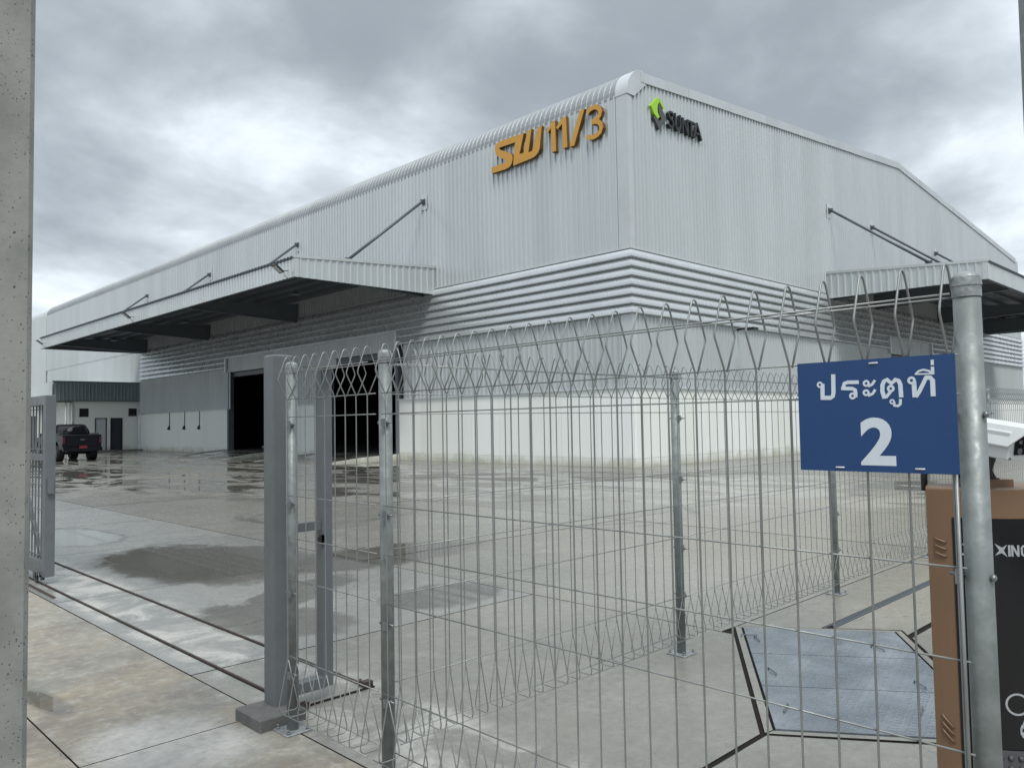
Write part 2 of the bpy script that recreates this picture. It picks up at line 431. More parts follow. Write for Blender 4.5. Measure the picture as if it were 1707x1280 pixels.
def checker_plate():
    Mm = bpy.data.materials.new('galvanised_checker_plate')
    Mm.use_nodes = True
    g = N(Mm.node_tree)
    out = g.n('ShaderNodeOutputMaterial')
    b = g.n('ShaderNodeBsdfPrincipled')
    g.link(b.outputs[0], out.inputs[0])
    pos = g.n('ShaderNodeNewGeometry').outputs['Position']
    x, y, z = g.sep(pos)
    # raised lozenges, two directions alternating
    s_ = 1.0 / 0.042
    def loz(rot, off):
        c, s2 = math.cos(rot), math.sin(rot)
        u = g.m('ADD', g.m('MULTIPLY', x, c * s_), g.m('MULTIPLY', y, s2 * s_))
        v = g.m('SUBTRACT', g.m('MULTIPLY', y, c * s_), g.m('MULTIPLY', x, s2 * s_))
        u = g.m('SUBTRACT', g.m('FRACT', g.m('ADD', g.m('MULTIPLY', u, 0.5), off)), 0.5)
        v = g.m('SUBTRACT', g.m('FRACT', g.m('ADD', v, off)), 0.5)
        d = g.m('SQRT', g.m('ADD', g.m('MULTIPLY', g.m('MULTIPLY', u, u), 1.2), g.m('MULTIPLY', g.m('MULTIPLY', v, v), 3.0)))
        return g.step(d, 0.42, 0.2)
    h = g.m('MAXIMUM', loz(R(12), 0.0), loz(R(102), 0.5))
    n1 = g.noise(pos, 3.0, 5, 0.6)
    col = g.mix(g.step(n1, 0.3, 0.7), (0.16, 0.185, 0.21), (0.25, 0.275, 0.30))
    col = g.mix(g.m('MULTIPLY', h, 0.35), col, (0.16, 0.19, 0.22))
    g.put(b.inputs['Base Color'], col)
    b.inputs['Metallic'].default_value = 0.35
    g.put(b.inputs['Roughness'], g.lerp(g.step(g.noise(pos, 3.5, 5), 0.42, 0.58), 0.16, 0.5))
    bp = g.n('ShaderNodeBump')
    bp.inputs['Strength'].default_value = 0.8
    bp.inputs['Distance'].default_value = 0.002
    g.put(bp.inputs['Height'], h)
    g.link(bp.outputs[0], b.inputs['Normal'])
    return Mm


M['checker'] = checker_plate()


# ---------------------------------------------------------------- mesh helpers
class MB:
    def __init__(s):
        s.v, s.f, s.sm, s.mi = [], [], [], []
        s.cur = 0

    def add(s, vs, fs, smooth=False):
        o = len(s.v)
        s.v += [tuple(p) for p in vs]
        for f in fs:
            s.f.append([i + o for i in f])
            s.sm.append(smooth)
            s.mi.append(s.cur)
        return s

    def box(s, x0, y0, z0, x1, y1, z1):
        if x0 > x1: x0, x1 = x1, x0
        if y0 > y1: y0, y1 = y1, y0
        if z0 > z1: z0, z1 = z1, z0
        v = [(x, y, z) for z in (z0, z1) for x, y in ((x0, y0), (x1, y0), (x1, y1), (x0, y1))]
        return s.add(v, [(3, 2, 1, 0), (4, 5, 6, 7), (0, 1, 5, 4), (1, 2, 6, 5), (2, 3, 7, 6), (3, 0, 4, 7)])

    def bbox(s, x0, y0, z0, x1, y1, z1, c=0.01):
        """box with chamfered vertical and top edges"""
        if x0 > x1: x0, x1 = x1, x0
        if y0 > y1: y0, y1 = y1, y0
        lo = [(x0 + c, y0), (x1 - c, y0), (x1, y0 + c), (x1, y1 - c), (x1 - c, y1), (x0 + c, y1), (x0, y1 - c), (x0, y0 + c)]
        hi = [(max(x0 + c, min(x1 - c, a)), max(y0 + c, min(y1 - c, b_))) for a, b_ in lo]
        vs = [(a, b_, z0) for a, b_ in lo] + [(a, b_, z1 - c) for a, b_ in lo] + [(a, b_, z1) for a, b_ in hi]
        fs = [tuple(reversed(range(8))), tuple(range(16, 24))]
        for k in (0, 8):
            for i in range(8):
                j = (i + 1) % 8
                fs.append((k + i, k + j, k + j + 8, k + i + 8))
        return s.add(vs, fs)

    def tube(s, pts, r, n=8, caps=True, smooth=True, r2=None):
        pts = [Vector(p) for p in pts]
        m_ = len(pts)
        vs, fs = [], []
        up = None
        for i, p in enumerate(pts):
            a = pts[max(i - 1, 0)]
            b_ = pts[min(i + 1, m_ - 1)]
            t = (b_ - a).normalized()
            if up is None:
                up = Vector((0, 0, 1)) if abs(t.z) < 0.9 else Vector((1, 0, 0))
            sde = t.cross(up)
            if sde.length < 1e-4:
                sde = t.cross(Vector((0, 1, 0)))
            sde.normalize()
            up = sde.cross(t).normalized()
            rr = r if r2 is None else r + (r2 - r) * i / (m_ - 1)
            for k in range(n):
                q = 2 * math.pi * k / n
                vs.append(p + sde * math.cos(q) * rr + up * math.sin(q) * rr)
        for i in range(m_ - 1):
            for k in range(n):
                k2 = (k + 1) % n
                fs.append((i * n + k, i * n + k2, (i + 1) * n + k2, (i + 1) * n + k))
        s.add(vs, fs, smooth)
        if caps:
            o = len(s.v) - m_ * n
            s.f.append([o + k for k in reversed(range(n))])
            s.f.append([o + (m_ - 1) * n + k for k in range(n)])
            s.sm += [False, False]
            s.mi += [s.cur, s.cur]
        return s

    def cyl(s, x, y, z0, z1, r, n=20, r2=None):
        return s.tube([(x, y, z0), (x, y, z1)], r, n, r2=r2)

    def prism(s, poly, a, b_, fn, side=None):
        """poly in 2D, extruded from a to b_; fn(u, v, w) -> xyz; side: material index of the return faces"""
        n = len(poly)
        vs = [fn(u, v, a) for u, v in poly] + [fn(u, v, b_) for u, v in poly]
        s.add(vs, [tuple(range(n)), tuple(reversed(range(n, 2 * n)))])
        c0 = s.cur
        if side is not None:
            s.cur = side
        o = len(s.v) - 2 * n
        for i in range(n):
            j = (i + 1) % n
            s.f.append([o + j, o + i, o + i + n, o + j + n])
            s.sm.append(False)
            s.mi.append(s.cur)
        s.cur = c0
        return s

    def quad(s, *p):
        return s.add(p, [tuple(range(len(p)))])

    def mesh(s, name, mats):
        me = bpy.data.meshes.new(name)
        me.from_pydata(s.v, [], s.f)
        if not isinstance(mats, (list, tuple)):
            mats = [mats]
        for q in mats:
            me.materials.append(q)
        me.polygons.foreach_set('use_smooth', s.sm)
        me.polygons.foreach_set('material_index', s.mi)
        me.update()
        return me


def fix_normals(me):
    import bmesh
    bm = bmesh.new()
    bm.from_mesh(me)
    bmesh.ops.recalc_face_normals(bm, faces=bm.faces)
    bm.to_mesh(me)
    bm.free()
    return me


def base_of(o):
    p = Vector((0, 0, 0))
    while o is not None:
        p += o.location
        o = o.parent
    return p


def obj(name, mesh, parent=None, loc=None, rotz=0.0, world=True, kind=None, label=None):
    """world=True: the mesh was built in world coordinates (parents are unrotated Empties)"""
    o = bpy.data.objects.new(name, mesh)
    COL.objects.link(o)
    L = Vector(loc) if loc is not None else Vector((0, 0, 0))
    if parent is not None:
        o.parent = parent
        if world:
            L = L - base_of(parent)
    o.location = L
    o.rotation_euler = (0, 0, rotz)
    if kind: o['kind'] = kind
    if label: o['label'] = label
    return o


def tag(o, label, cat, group=None):
    o['label'] = label
    o['category'] = cat
    if group: o['group'] = group
    return o


def thing(name, label, cat, loc=(0, 0, 0), rotz=0.0, group=None):
    o = bpy.data.objects.new(name, None)
    o.empty_display_size = 0.2
    COL.objects.link(o)
    o.location = loc
    o.rotation_euler = (0, 0, rotz)
    return tag(o, label, cat, group)


# ================================================================ GROUND
gm = MB()
gm.quad((-2500, -2500, -0.1), (2500, -2500, -0.1), (2500, 2500, -0.1), (-2500, 2500, -0.1))
obj('ground', gm.mesh('ground', M['soil']), kind='structure')
bed = MB()
bed.quad((-12, -8, -0.006), (110, -8, -0.006), (110, 110, -0.006), (-12, 110, -0.006))
yard = obj('pavement', bed.mesh('pavement_bed', M['joint']), kind='structure')


def slab_poly(poly, mt, gap=0.006, z=0.0):
    b = MB()
    cx = sum(p[0] for p in poly) / len(poly)
    cy = sum(p[1] for p in poly) / len(poly)
    pl = []
    n = len(poly)
    for i in range(n):   # inset the outline by the joint's half width
        a, p, c = Vector((*poly[i - 1], 0)), Vector((*poly[i], 0)), Vector((*poly[(i + 1) % n], 0))
        d1, d2 = (p - a).normalized(), (c - p).normalized()
        n1, n2 = Vector((-d1.y, d1.x, 0)), Vector((-d2.y, d2.x, 0))
        bis = n1 + n2
        bis /= max(0.3, bis.dot(n1))
        q = p + bis * gap
        pl.append((q.x, q.y))
    zt = z + random.uniform(-0.0015, 0.0015)
    b.prism(pl, -0.03, zt, lambda u, v, w_: (u, v, w_), 1)
    return obj('slab', fix_normals(b.mesh('slab', [mt, M['joint']])), yard)


def grid(xs, ys, mt, gap=0.008):
    for i in range(len(xs) - 1):
        for j in range(len(ys) - 1):
            slab_poly([(xs[i], ys[j]), (xs[i + 1], ys[j]), (xs[i + 1], ys[j + 1]), (xs[i], ys[j + 1])], mt, gap)


# public side of the gate line: brown stained slabs
grid([-9.5, -6.0, -2.4, 1.2, 2.14], [-6, -2.5, 0.9, 4.2, 7.3, 10.4, 13.5, 16.6, 22.8, 29], M['apron'], 0.004)
# strip with the gate rails
ys1 = [5.2, 8.3, 11.4, 14.55, 17.7, 20.8, 23.9, 27, 30.1, 36.3, 42.5, 48.7, 54.9, 61.1, 70, 84, 100]
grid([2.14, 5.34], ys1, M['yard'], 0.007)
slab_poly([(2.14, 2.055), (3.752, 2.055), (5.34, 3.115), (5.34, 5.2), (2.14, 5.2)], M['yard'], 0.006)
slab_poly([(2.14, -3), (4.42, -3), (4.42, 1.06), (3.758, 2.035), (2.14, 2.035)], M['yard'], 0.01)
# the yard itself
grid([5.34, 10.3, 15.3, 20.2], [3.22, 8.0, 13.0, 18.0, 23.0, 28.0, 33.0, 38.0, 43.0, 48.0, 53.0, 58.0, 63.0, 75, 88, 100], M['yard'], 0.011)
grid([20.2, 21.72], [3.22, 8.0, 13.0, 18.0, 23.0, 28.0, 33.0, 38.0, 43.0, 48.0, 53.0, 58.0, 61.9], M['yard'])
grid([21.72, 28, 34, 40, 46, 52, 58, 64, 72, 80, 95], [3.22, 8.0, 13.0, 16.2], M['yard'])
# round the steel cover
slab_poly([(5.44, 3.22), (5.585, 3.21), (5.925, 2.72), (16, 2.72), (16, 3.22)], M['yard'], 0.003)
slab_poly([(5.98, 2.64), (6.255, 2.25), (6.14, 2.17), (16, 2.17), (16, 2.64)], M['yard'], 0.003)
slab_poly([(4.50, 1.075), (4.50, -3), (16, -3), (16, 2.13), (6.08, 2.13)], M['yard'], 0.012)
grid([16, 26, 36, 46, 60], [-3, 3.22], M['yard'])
# concrete rim of the cover, four mitred strips
D = (3.835, 2.03)
ux, uy = (0.832, 0.555)
vx, vy = (0.568, -0.823)


def cv(a, b_):
    """a along the cover's long side from D, b_ across from D"""
    return (D[0] + ux * a + vx * b_, D[1] + uy * a + vy * b_)


LL, WW, rim = 2.05, 1.10, 0.05
for q in ([cv(-rim, -rim), cv(0, 0), cv(LL, 0), cv(LL + rim, -rim)], [cv(LL + rim, -rim), cv(LL, 0), cv(LL, WW), cv(LL + rim, WW + rim)],
          [cv(LL + rim, WW + rim), cv(LL, WW), cv(0, WW), cv(-rim, WW + rim)], [cv(-rim, WW + rim), cv(0, WW), cv(0, 0), cv(-rim, -rim)]):
    slab_poly(q, M['yard'], 0.004, z=0.003)

cover = thing('steel_cover', 'blue-grey checkered steel cover plates set in the ground behind the mesh fence', 'cover plate', (*cv(LL / 2, WW / 2), 0))
for k, (b0, b1) in enumerate(((0.012, 0.685), (0.695, 1.355), (1.365, LL - 0.012))):
    b = MB()
    b.prism([cv(b0, 0.012), cv(b1, 0.012), cv(b1, WW - 0.012), cv(b0, WW - 0.012)], -0.02, 0.006, lambda u, v, w_: (u, v, w_))
    obj('plate', fix_normals(b.mesh('plate', M['checker'])), cover)
for a, bb, ang in ((0.30, 0.10, 0.3), (0.95, 0.10, 0.9), (1.70, 0.08, 0.8), (1.78, 0.03, 2.2), (1.55, 0.86, 1.2), (0.80, 0.92, 0.9), (0.35, 0.80, 0.2)):
    p = cv(a, bb)
    dx, dy = math.cos(ang) * 0.055, math.sin(ang) * 0.055
    b = MB()
    b.tube([(p[0] - dx, p[1] - dy, 0.0), (p[0] - dx, p[1] - dy, 0.02), (p[0] + dx, p[1] + dy, 0.02), (p[0] + dx, p[1] + dy, 0.0)], 0.005, 6)
    obj('lifting_loop', b.mesh('lifting_loop', M['beam']), cover)

# drain with ribbed grating
dr = thing('drain_channel', 'narrow ribbed drain grating running away from the steel cover', 'drain', (6.1, 2.68, 0))
b = MB()
b.box(6.0, 2.650, -0.02, 15.9, 2.656, 0.002)
b.box(5.96, 2.704, -0.02, 15.9, 2.710, 0.002)
obj('edge_strip', b.mesh('edge_strip', M['beam']), dr)
gb = MB()
gb.box(-0.008, -0.023, -0.02, 0.008, 0.023, -0.001)
gbm = gb.mesh('grate_bar', M['beam'])
for k in range(245):
    obj('grate_bar', gbm, dr, (6.08 + k * 0.04, 2.68, 0))

# gate rails
for k, (rx, y0, y1, lab) in enumerate(((2.33, 4.10, 60.0, 'rusty steel gate rail nearest the brown slabs, passing under the open gate'),
                                       (2.80, 4.16, 60.0, 'dark steel rail on the yard side, ending at a rusty stop behind the fence'))):
    t = thing('gate_rail', lab, 'rail', (rx, y0, 0), group='gate rails in the concrete')
    b = MB()
    b.box(rx - 0.014, y0, 0.0, rx + 0.014, y1, 0.0045)
    obj('rail_base', b.mesh('rail_base', M['joint']), t)
    b = MB()
    b.prism([(-0.008, 0.0045), (0.008, 0.0045), (0.007, 0.012), (0.0, 0.016), (-0.007, 0.012)], y0, y1, lambda u, v, w_: (rx + u, w_, v))
    obj('rail_bar', fix_normals(b.mesh('rail_bar', M['rail'])), t)
    b = MB()
    b.box(rx - 0.03, y0 - 0.02, 0.003, rx + 0.03, y0 + 0.03, 0.035)
    b.cyl(rx - 0.02, y0 + 0.05, 0.0, 0.04, 0.012, 8)
    obj('rail_stop', b.mesh('rail_stop', M['rail']), t)
b = MB()
b.box(2.30, 4.118, 0.001, 2.83, 4.140, 0.006)
tag(obj('joint_strip', b.mesh('joint_strip', M['joint'])), 'dark gritty joint line joining the ends of the two gate rails', 'joint')
b = MB()
b.box(2.20, 8.55, 0.001, 2.225, 14.0, 0.012)
tag(obj('steel_flat', b.mesh('steel_flat', M['rail'])), 'short dark steel flat beside the gate wheels', 'steel flat')

# ================================================================ MAIN WAREHOUSE
WX, WY = 21.7, 16.18
YE, XE = 88.0, 72.6
Z0, Z1, Z2, Z3 = 2.74, 5.23, 7.47, 12.92
wh = thing('warehouse', 'large light grey ribbed metal warehouse with louvred band and two canopies', 'warehouse', (WX, WY, 0))


def prof(x0, x1, pitch, h):
    """trapezoid rib profile as (x, out) pairs"""
    n = max(1, round((x1 - x0) / pitch))
    p = (x1 - x0) / n
    r = []
    for k in range(n):
        a = x0 + k * p
        r += [(a, 0.0), (a + 0.54 * p, 0.0), (a + 0.64 * p, h), (a + 0.86 * p, h), (a + 0.96 * p, 0.0)]
    r.append((x1, 0.0))
    return r


def rib_mesh(name, mt, x0, x1, pitch, h, zb, zt, path=None, thick=True):
    """local x along the wall, outward = -y. zt may be a function of x. path: list of (inward, z, nx, nz) for a curved sheet"""
    pr_ = prof(x0, x1, pitch, h)
    b = MB()
    n = len(pr_)
    if path is None:
        f = zt if callable(zt) else (lambda x: zt)
        fb = zb if callable(zb) else (lambda x: zb)
        vs = [(x, -o, fb(x)) for x, o in pr_] + [(x, -o, f(x)) for x, o in pr_]
        b.add(vs, [(i, i + 1, i + 1 + n, i + n) for i in range(n - 1)])
    else:
        vs = []
        for (i_, z, nx, nz) in path:
            vs += [(x, i_ - o * nx, z + o * nz) for x, o in pr_]
        fs = []
        for k in range(len(path) - 1):
            fs += [(k * n + i, k * n + i + 1, (k + 1) * n + i + 1, (k + 1) * n + i) for i in range(n - 1)]
        b.add(vs, fs)
    return b.mesh(name, mt)


# left (front) wall runs along Y; sheets are copied down it
SW = 1.04
y0 = WY + 0.45
nL = int((YE - y0) / SW)
up_me = rib_mesh('cladding_sheet', M['clad'], 0, SW, 0.26, 0.055, Z2, Z3)
path = []
for k in range(9):
    th = math.pi / 2 * k / 8 * 0.94
    path.append((1.0 - math.cos(th) + 0.0, 12.90 + math.sin(th), math.cos(th), math.sin(th)))
path = [(-0.012, 12.86, 1, 0)] + [(a - 0.012, b_, c, d) for a, b_, c, d in path]
l = path[-1]
path.append((l[0] + 1.3, l[1] + 0.07, 0.0, 1.0))
ev_me = rib_mesh('eave_sheet', M['eave'], 0, SW, 0.26, 0.03, 0, 0, path)
lo_me = rib_mesh('lower_sheet', M['clad_grey'], 0, SW, 0.26, 0.052, Z0, Z1)
hd_me = rib_mesh('header_sheet', M['clad_grey'], 0, SW, 0.26, 0.028, 5.0, 5.85)
for k in range(nL):
    yt = y0 + (k + 1) * SW
    obj('cladding_sheet', up_me, wh, (WX, yt, 0), -math.pi / 2)
    obj('eave_sheet', ev_me, wh, (WX, yt, 0), -math.pi / 2)
    yc = yt - SW / 2
    if yc < 62.3 and not (29.6 < yc < 35.6) and not (41.2 < yc < 47.2):
        obj('lower_sheet', lo_me, wh, (WX, yt, 0), -math.pi / 2)
YE = y0 + nL * SW
# plain far section of the front wall, down to the annex roof
b = MB()
b.box(WX - 0.01, 61.75, Z0, WX + 0.1, 61.95, 7.6)
obj('end_trim', b.mesh('end_trim', M['trim']), wh)
fm = rib_mesh('far_sheet', M['clad'], 0, SW, 0.26, 0.048, 0.0, Z2)
for k in range(int((YE - 61.95) / SW)):
    obj('far_sheet', fm, wh, (WX, 61.95 + (k + 1) * SW, 0), -math.pi / 2)

# right (gable) wall runs along X
RIDGE = 47.15


def roof_z(x):
    return 13.70 + (min(x, 2 * RIDGE - x) - WX - 0.6) * 0.0905


SR = 0.92
x0 = WX + 0.22
nR = int((XE - x0) / SR)
SR = (XE - x0) / nR
for k in range(nR):
    a = x0 + k * SR
    zt = (lambda x, a=a: roof_z(a + x) - 0.02) if k > 0 else (lambda x, a=a: min(roof_z(a + x) - 0.02, 13.55 + x * 0.3))
    me = rib_mesh('gable_sheet', M['clad'], 0, SR, 0.23, 0.048, Z2, zt)
    obj('gable_sheet', me, wh, (a, WY, 0), 0.0)
lr_me = rib_mesh('lower_gable_sheet', M['clad_grey'], 0, SR, 0.23, 0.038, Z0, Z1)
hr_me = rib_mesh('header_sheet', M['clad_grey'], 0, SR, 0.23, 0.026, 5.0, 5.9)
for k in range(nR):
    a = x0 + k * SR
    c = a + SR / 2
    if 44.8 < c < 51.2:
        obj('header_sheet', hr_me, wh, (a, WY, 0))
    else:
        obj('lower_gable_sheet', lr_me, wh, (a, WY, 0))
for yc in (29.65, 41.15):
    for k in range(6):
        w_ = 5.95 / 6
        if k == 0 and yc == 29.65:
            hd2 = rib_mesh('header_sheet', M['clad_grey'], 0, w_, 0.25, 0.028, 5.0, 5.85)
        obj('header_sheet', hd2, wh, (WX - 0.012, yc + (k + 1) * w_, 0), -math.pi / 2)
# header between the doors hangs over the lower sheets
for k in range(5):
    w_ = (41.15 - 35.6) / 5
    if k == 0:
        hd3 = rib_mesh('header_sheet', M['clad_grey'], 0, w_, 0.25, 0.028, 5.0, 5.85)
    obj('header_sheet', hd3, wh, (WX - 0.012, 35.6 + (k + 1) * w_, 0), -math.pi / 2)

# corner trims (smooth folded sheet) with the curved eave end
b = MB()
for za, zb in ((Z0, Z1), (Z2, 12.92)):
    vs = [(WX - 0.036, y0, za), (WX - 0.036, WY - 0.036, za), (x0, WY - 0.036, za),
          (WX - 0.036, y0, zb), (WX - 0.036, WY - 0.036, zb), (x0, WY - 0.036, zb)]
    b.add(vs, [(1, 0, 3, 4), (2, 1, 4, 5)])
obj('corner_trim', b.mesh('corner_trim', M['trim']), wh)
b = MB()
vs = []
for (i_, z, nx, nz) in path[:-1]:
    ox, oz = WX + i_ - 0.04 * nx, z + 0.04 * nz
    vs += [(ox, y0 + 0.02, oz), (ox, WY - 0.07, oz)]
b.add(vs, [(2 * i, 2 * i + 1, 2 * i + 3, 2 * i + 2) for i in range(len(path) - 2)], True)
# end cheek of the curve
ch = [(WX + i_ - 0.04 * nx, WY - 0.07, z + 0.04 * nz) for (i_, z, nx, nz) in path[:-1]] + [(WX + 1.05, WY - 0.07, 13.45), (WX + 0.35, WY - 0.07, 12.86)]
b.add(ch, [tuple(range(len(ch)))])
obj('curved_corner_cap', b.mesh('curved_corner_cap', M['trim']), wh)

# barge capping in lengths along the gable
xs = [WX + 0.75]
while xs[-1] + 3.1 < RIDGE:
    xs.append(xs[-1] + 3.05)
xs += [RIDGE]
xs2 = [2 * RIDGE - q for q in reversed(xs[:-1])]
xs = xs + xs2
for k in range(len(xs) - 1):
    a, c = xs[k], xs[k + 1] - 0.012
    lift = 0.004 * (k % 2)
    b = MB()
    b.add([(q, yy, roof_z(q) + dz + lift) for q in (a, c) for yy, dz in ((WY - 0.085 - lift, -0.24), (WY - 0.085 - lift, 0.11), (WY + 0.35, 0.19), (WY - 0.02, -0.24))],
          [(0, 4, 5, 1), (1, 5, 6, 2), (0, 3, 7, 4), (0, 1, 2, 3), (4, 7, 6, 5)])
    obj('barge_cap', b.mesh('barge_cap', M['trim']), wh)
# roof planes and the hidden walls
b = MB()
for (xa, za, xb, zb) in ((WX + 1.0, 13.66, RIDGE, 15.90), (RIDGE, 15.90, XE, 13.60)):
    b.add([(xa, WY + 0.02, za), (xb, WY + 0.02, zb), (xb, YE, zb), (xa, YE, za)], [(0, 1, 2, 3)])
obj('roof', b.mesh('roof', M['clad_pale']), wh)
b = MB()
b.add([(XE, WY, 0), (XE, YE, 0), (XE, YE, 13.7), (XE, WY, 13.7)], [(0, 1, 2, 3)])
b.add([(WX, YE, 0), (XE, YE, 0), (XE, YE, 13.7), (RIDGE, YE, 16.0), (WX + 1, YE, 13.8), (WX, YE, 12.9)], [(0, 1, 2, 3, 4, 5)])
obj('rear_wall', b.mesh('rear_wall', M['clad_pale']), wh)

# dark lining behind louvres and panels, with holes for the doors
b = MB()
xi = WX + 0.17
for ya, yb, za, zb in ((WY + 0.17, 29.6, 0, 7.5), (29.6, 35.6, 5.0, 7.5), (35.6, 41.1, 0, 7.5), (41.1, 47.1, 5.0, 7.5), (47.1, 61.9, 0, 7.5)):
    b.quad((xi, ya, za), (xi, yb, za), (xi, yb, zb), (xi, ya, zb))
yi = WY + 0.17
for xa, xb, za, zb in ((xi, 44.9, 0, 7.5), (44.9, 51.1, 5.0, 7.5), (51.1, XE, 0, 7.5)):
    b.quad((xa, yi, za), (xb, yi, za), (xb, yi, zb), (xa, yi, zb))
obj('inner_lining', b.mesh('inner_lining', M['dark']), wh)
b = MB()
b.box(WX + 0.3, WY + 0.3, 0.01, XE - 0.3, YE - 0.3, 0.22)
obj('floor_slab', b.mesh('floor_slab', mat('warehouse_floor', (0.12, 0.12, 0.12), 0.5)), wh)
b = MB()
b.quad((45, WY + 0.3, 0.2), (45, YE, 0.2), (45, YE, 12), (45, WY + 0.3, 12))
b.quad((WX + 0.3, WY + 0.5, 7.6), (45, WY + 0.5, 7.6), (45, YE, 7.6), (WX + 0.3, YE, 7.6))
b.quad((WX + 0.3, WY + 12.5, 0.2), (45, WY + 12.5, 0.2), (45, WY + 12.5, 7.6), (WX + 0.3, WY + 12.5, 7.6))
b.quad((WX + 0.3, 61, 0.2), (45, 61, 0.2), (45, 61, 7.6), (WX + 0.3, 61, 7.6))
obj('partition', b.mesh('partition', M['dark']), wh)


# louvre slats: rounded blades, each one a part, mitred at the corner
NS = 7
PZ = (Z2 - Z1) / NS
bl = [(0.005, 0.0), (0.035, 0.004), (0.075, -0.035), (0.112, -0.10), (0.138, -0.175), (0.150, -0.245), (0.150, -0.272), (0.118, -0.275), (0.09, -0.262), (0.035, -0.30), (0.005, -0.30)]


def slat(wall, a, c, zt, mitre=False, name='louvre_slat'):
    b = MB()
    n = len(bl)
    vs = []
    for e, q in enumerate((a, c)):
        for o, dz in bl:
            if wall == 'L':
                vs.append((WX - o, q - (o if (mitre and e == 0) else 0), zt + dz))
            else:
                vs.append((q - (o if (mitre and e == 0) else 0), WY - o, zt + dz))
    fs = [(i, (i + 1) % n, (i + 1) % n + n, i + n) for i in range(n)]
    b.add(vs, fs)
    b.add(vs[n:], [tuple(range(n))])
    if not mitre:
        b.add(vs[:n], [tuple(reversed(range(n)))])
    me = fix_normals(b.mesh('louvre_slat', M['louvre']))
    return obj(name, me, wh)


for k in range(NS):
    zt = Z2 - k * PZ - 0.01
    if k < 5:
        slat('L', WY, 38.4, zt, True)
        slat('L', 38.42, 61.75, zt)
        slat('R', WX, 36.0, zt, True)
        slat('R', 36.02, 54.0, zt)
        slat('R', 54.02, XE, zt)
    else:
        slat('L', WY, 29.45, zt, True)
        slat('L', 47.3, 61.75, zt)
        slat('R', WX, 44.6, zt, True)
        slat('R', 51.4, XE, zt)
# flashings
b = MB()
b.box(WX - 0.075, WY - 0.075, Z2 + 0.002, WX + 0.02, 61.9, Z2 + 0.055)
obj('flashing', b.mesh('flashing', M['trim']), wh)
b = MB()
b.box(WX + 0.021, WY - 0.075, Z2 + 0.002, XE, WY + 0.02, Z2 + 0.055)
obj('flashing', b.mesh('flashing', M['trim']), wh)
for ya, yb in ((WY, 29.55), (35.65, 41.1), (47.15, 61.9)):
    b = MB()
    b.box(WX - 0.055, ya - (0.055 if ya == WY else 0), Z0 - 0.03, WX + 0.015, yb, Z0 + 0.025)
    obj('flashing', b.mesh('flashing', M['trim']), wh)
for xa, xb in ((WX + 0.016, 44.9), (51.2, XE)):
    b = MB()
    b.box(xa, WY - 0.055, Z0 - 0.03, xb, WY + 0.015, Z0 + 0.025)
    obj('flashing', b.mesh('flashing', M['trim']), wh)
for ya in (29.45, 47.16):
    b = MB()
    b.box(WX - 0.16, ya, 5.0, WX + 0.01, ya + 0.14, 5.92)
    obj('header_trim', b.mesh('header_trim', M['trim']), wh)
b = MB()
b.box(WX - 0.10, 29.59, 5.851, WX + 0.01, 47.16, 5.93)
obj('header_trim', b.mesh('header_trim', M['trim']), wh)
for xa in (44.6, 51.26):
    b = MB()
    b.box(xa, WY - 0.16, 5.0, xa + 0.14, WY + 0.01, 5.98)
    obj('header_trim', b.mesh('header_trim', M['trim']), wh)

# white wall panels with plinth course, 12 mm joints
def wall_run(wall, a, c, step):
    n = max(1, round((c - a) / step))
    s_ = (c - a) / n
    for k in range(n):
        p, q = a + k * s_ + 0.006, a + (k + 1) * s_ - 0.006
        for za, zb, nm in ((0.0, 0.30, 'plinth_panel'), (0.306, Z0 - 0.03, 'wall_panel')):
            b = MB()
            if wall == 'L':
                b.box(WX + 0.012, p if k or a != WY else WY + 0.0125, za, WX + 0.15, q, zb)
            else:
                b.box(p if k or a != WX else WX + 0.151, WY + 0.012, za, q, WY + 0.15, zb)
            obj(nm, b.mesh(nm, M['whitewall']), wh)


wall_run('L', WY, 29.5, 1.66)
wall_run('L', 35.7, 41.0, 2.65)
wall_run('L', 47.2, 61.95, 3.7)
wall_run('R', WX, 44.8, 1.92)
wall_run('R', 51.2, XE, 3.0)

# door surrounds, roller door boxes
for a, c in ((29.6, 35.6), (41.1, 47.1)):
    fr = None
    for y_ in (a - 0.08, c - 0.10):
        b = MB()
        b.box(WX - 0.03, y_, 0.20, WX + 0.32, y_ + 0.2, 5.0)
        obj('door_frame', b.mesh('door_frame', M['beam']), wh)
    b = MB()
    b.box(WX + 0.18, a, 4.72, WX + 0.6, c, 5.2)
    obj('roller_box', b.mesh('roller_box', M['beam']), wh)
b = MB()
b.box(44.9, WY + 0.16, 0.22, 51.1, WY + 0.22, 5.0)
obj('roller_door', b.mesh('roller_door', M['beam']), wh)


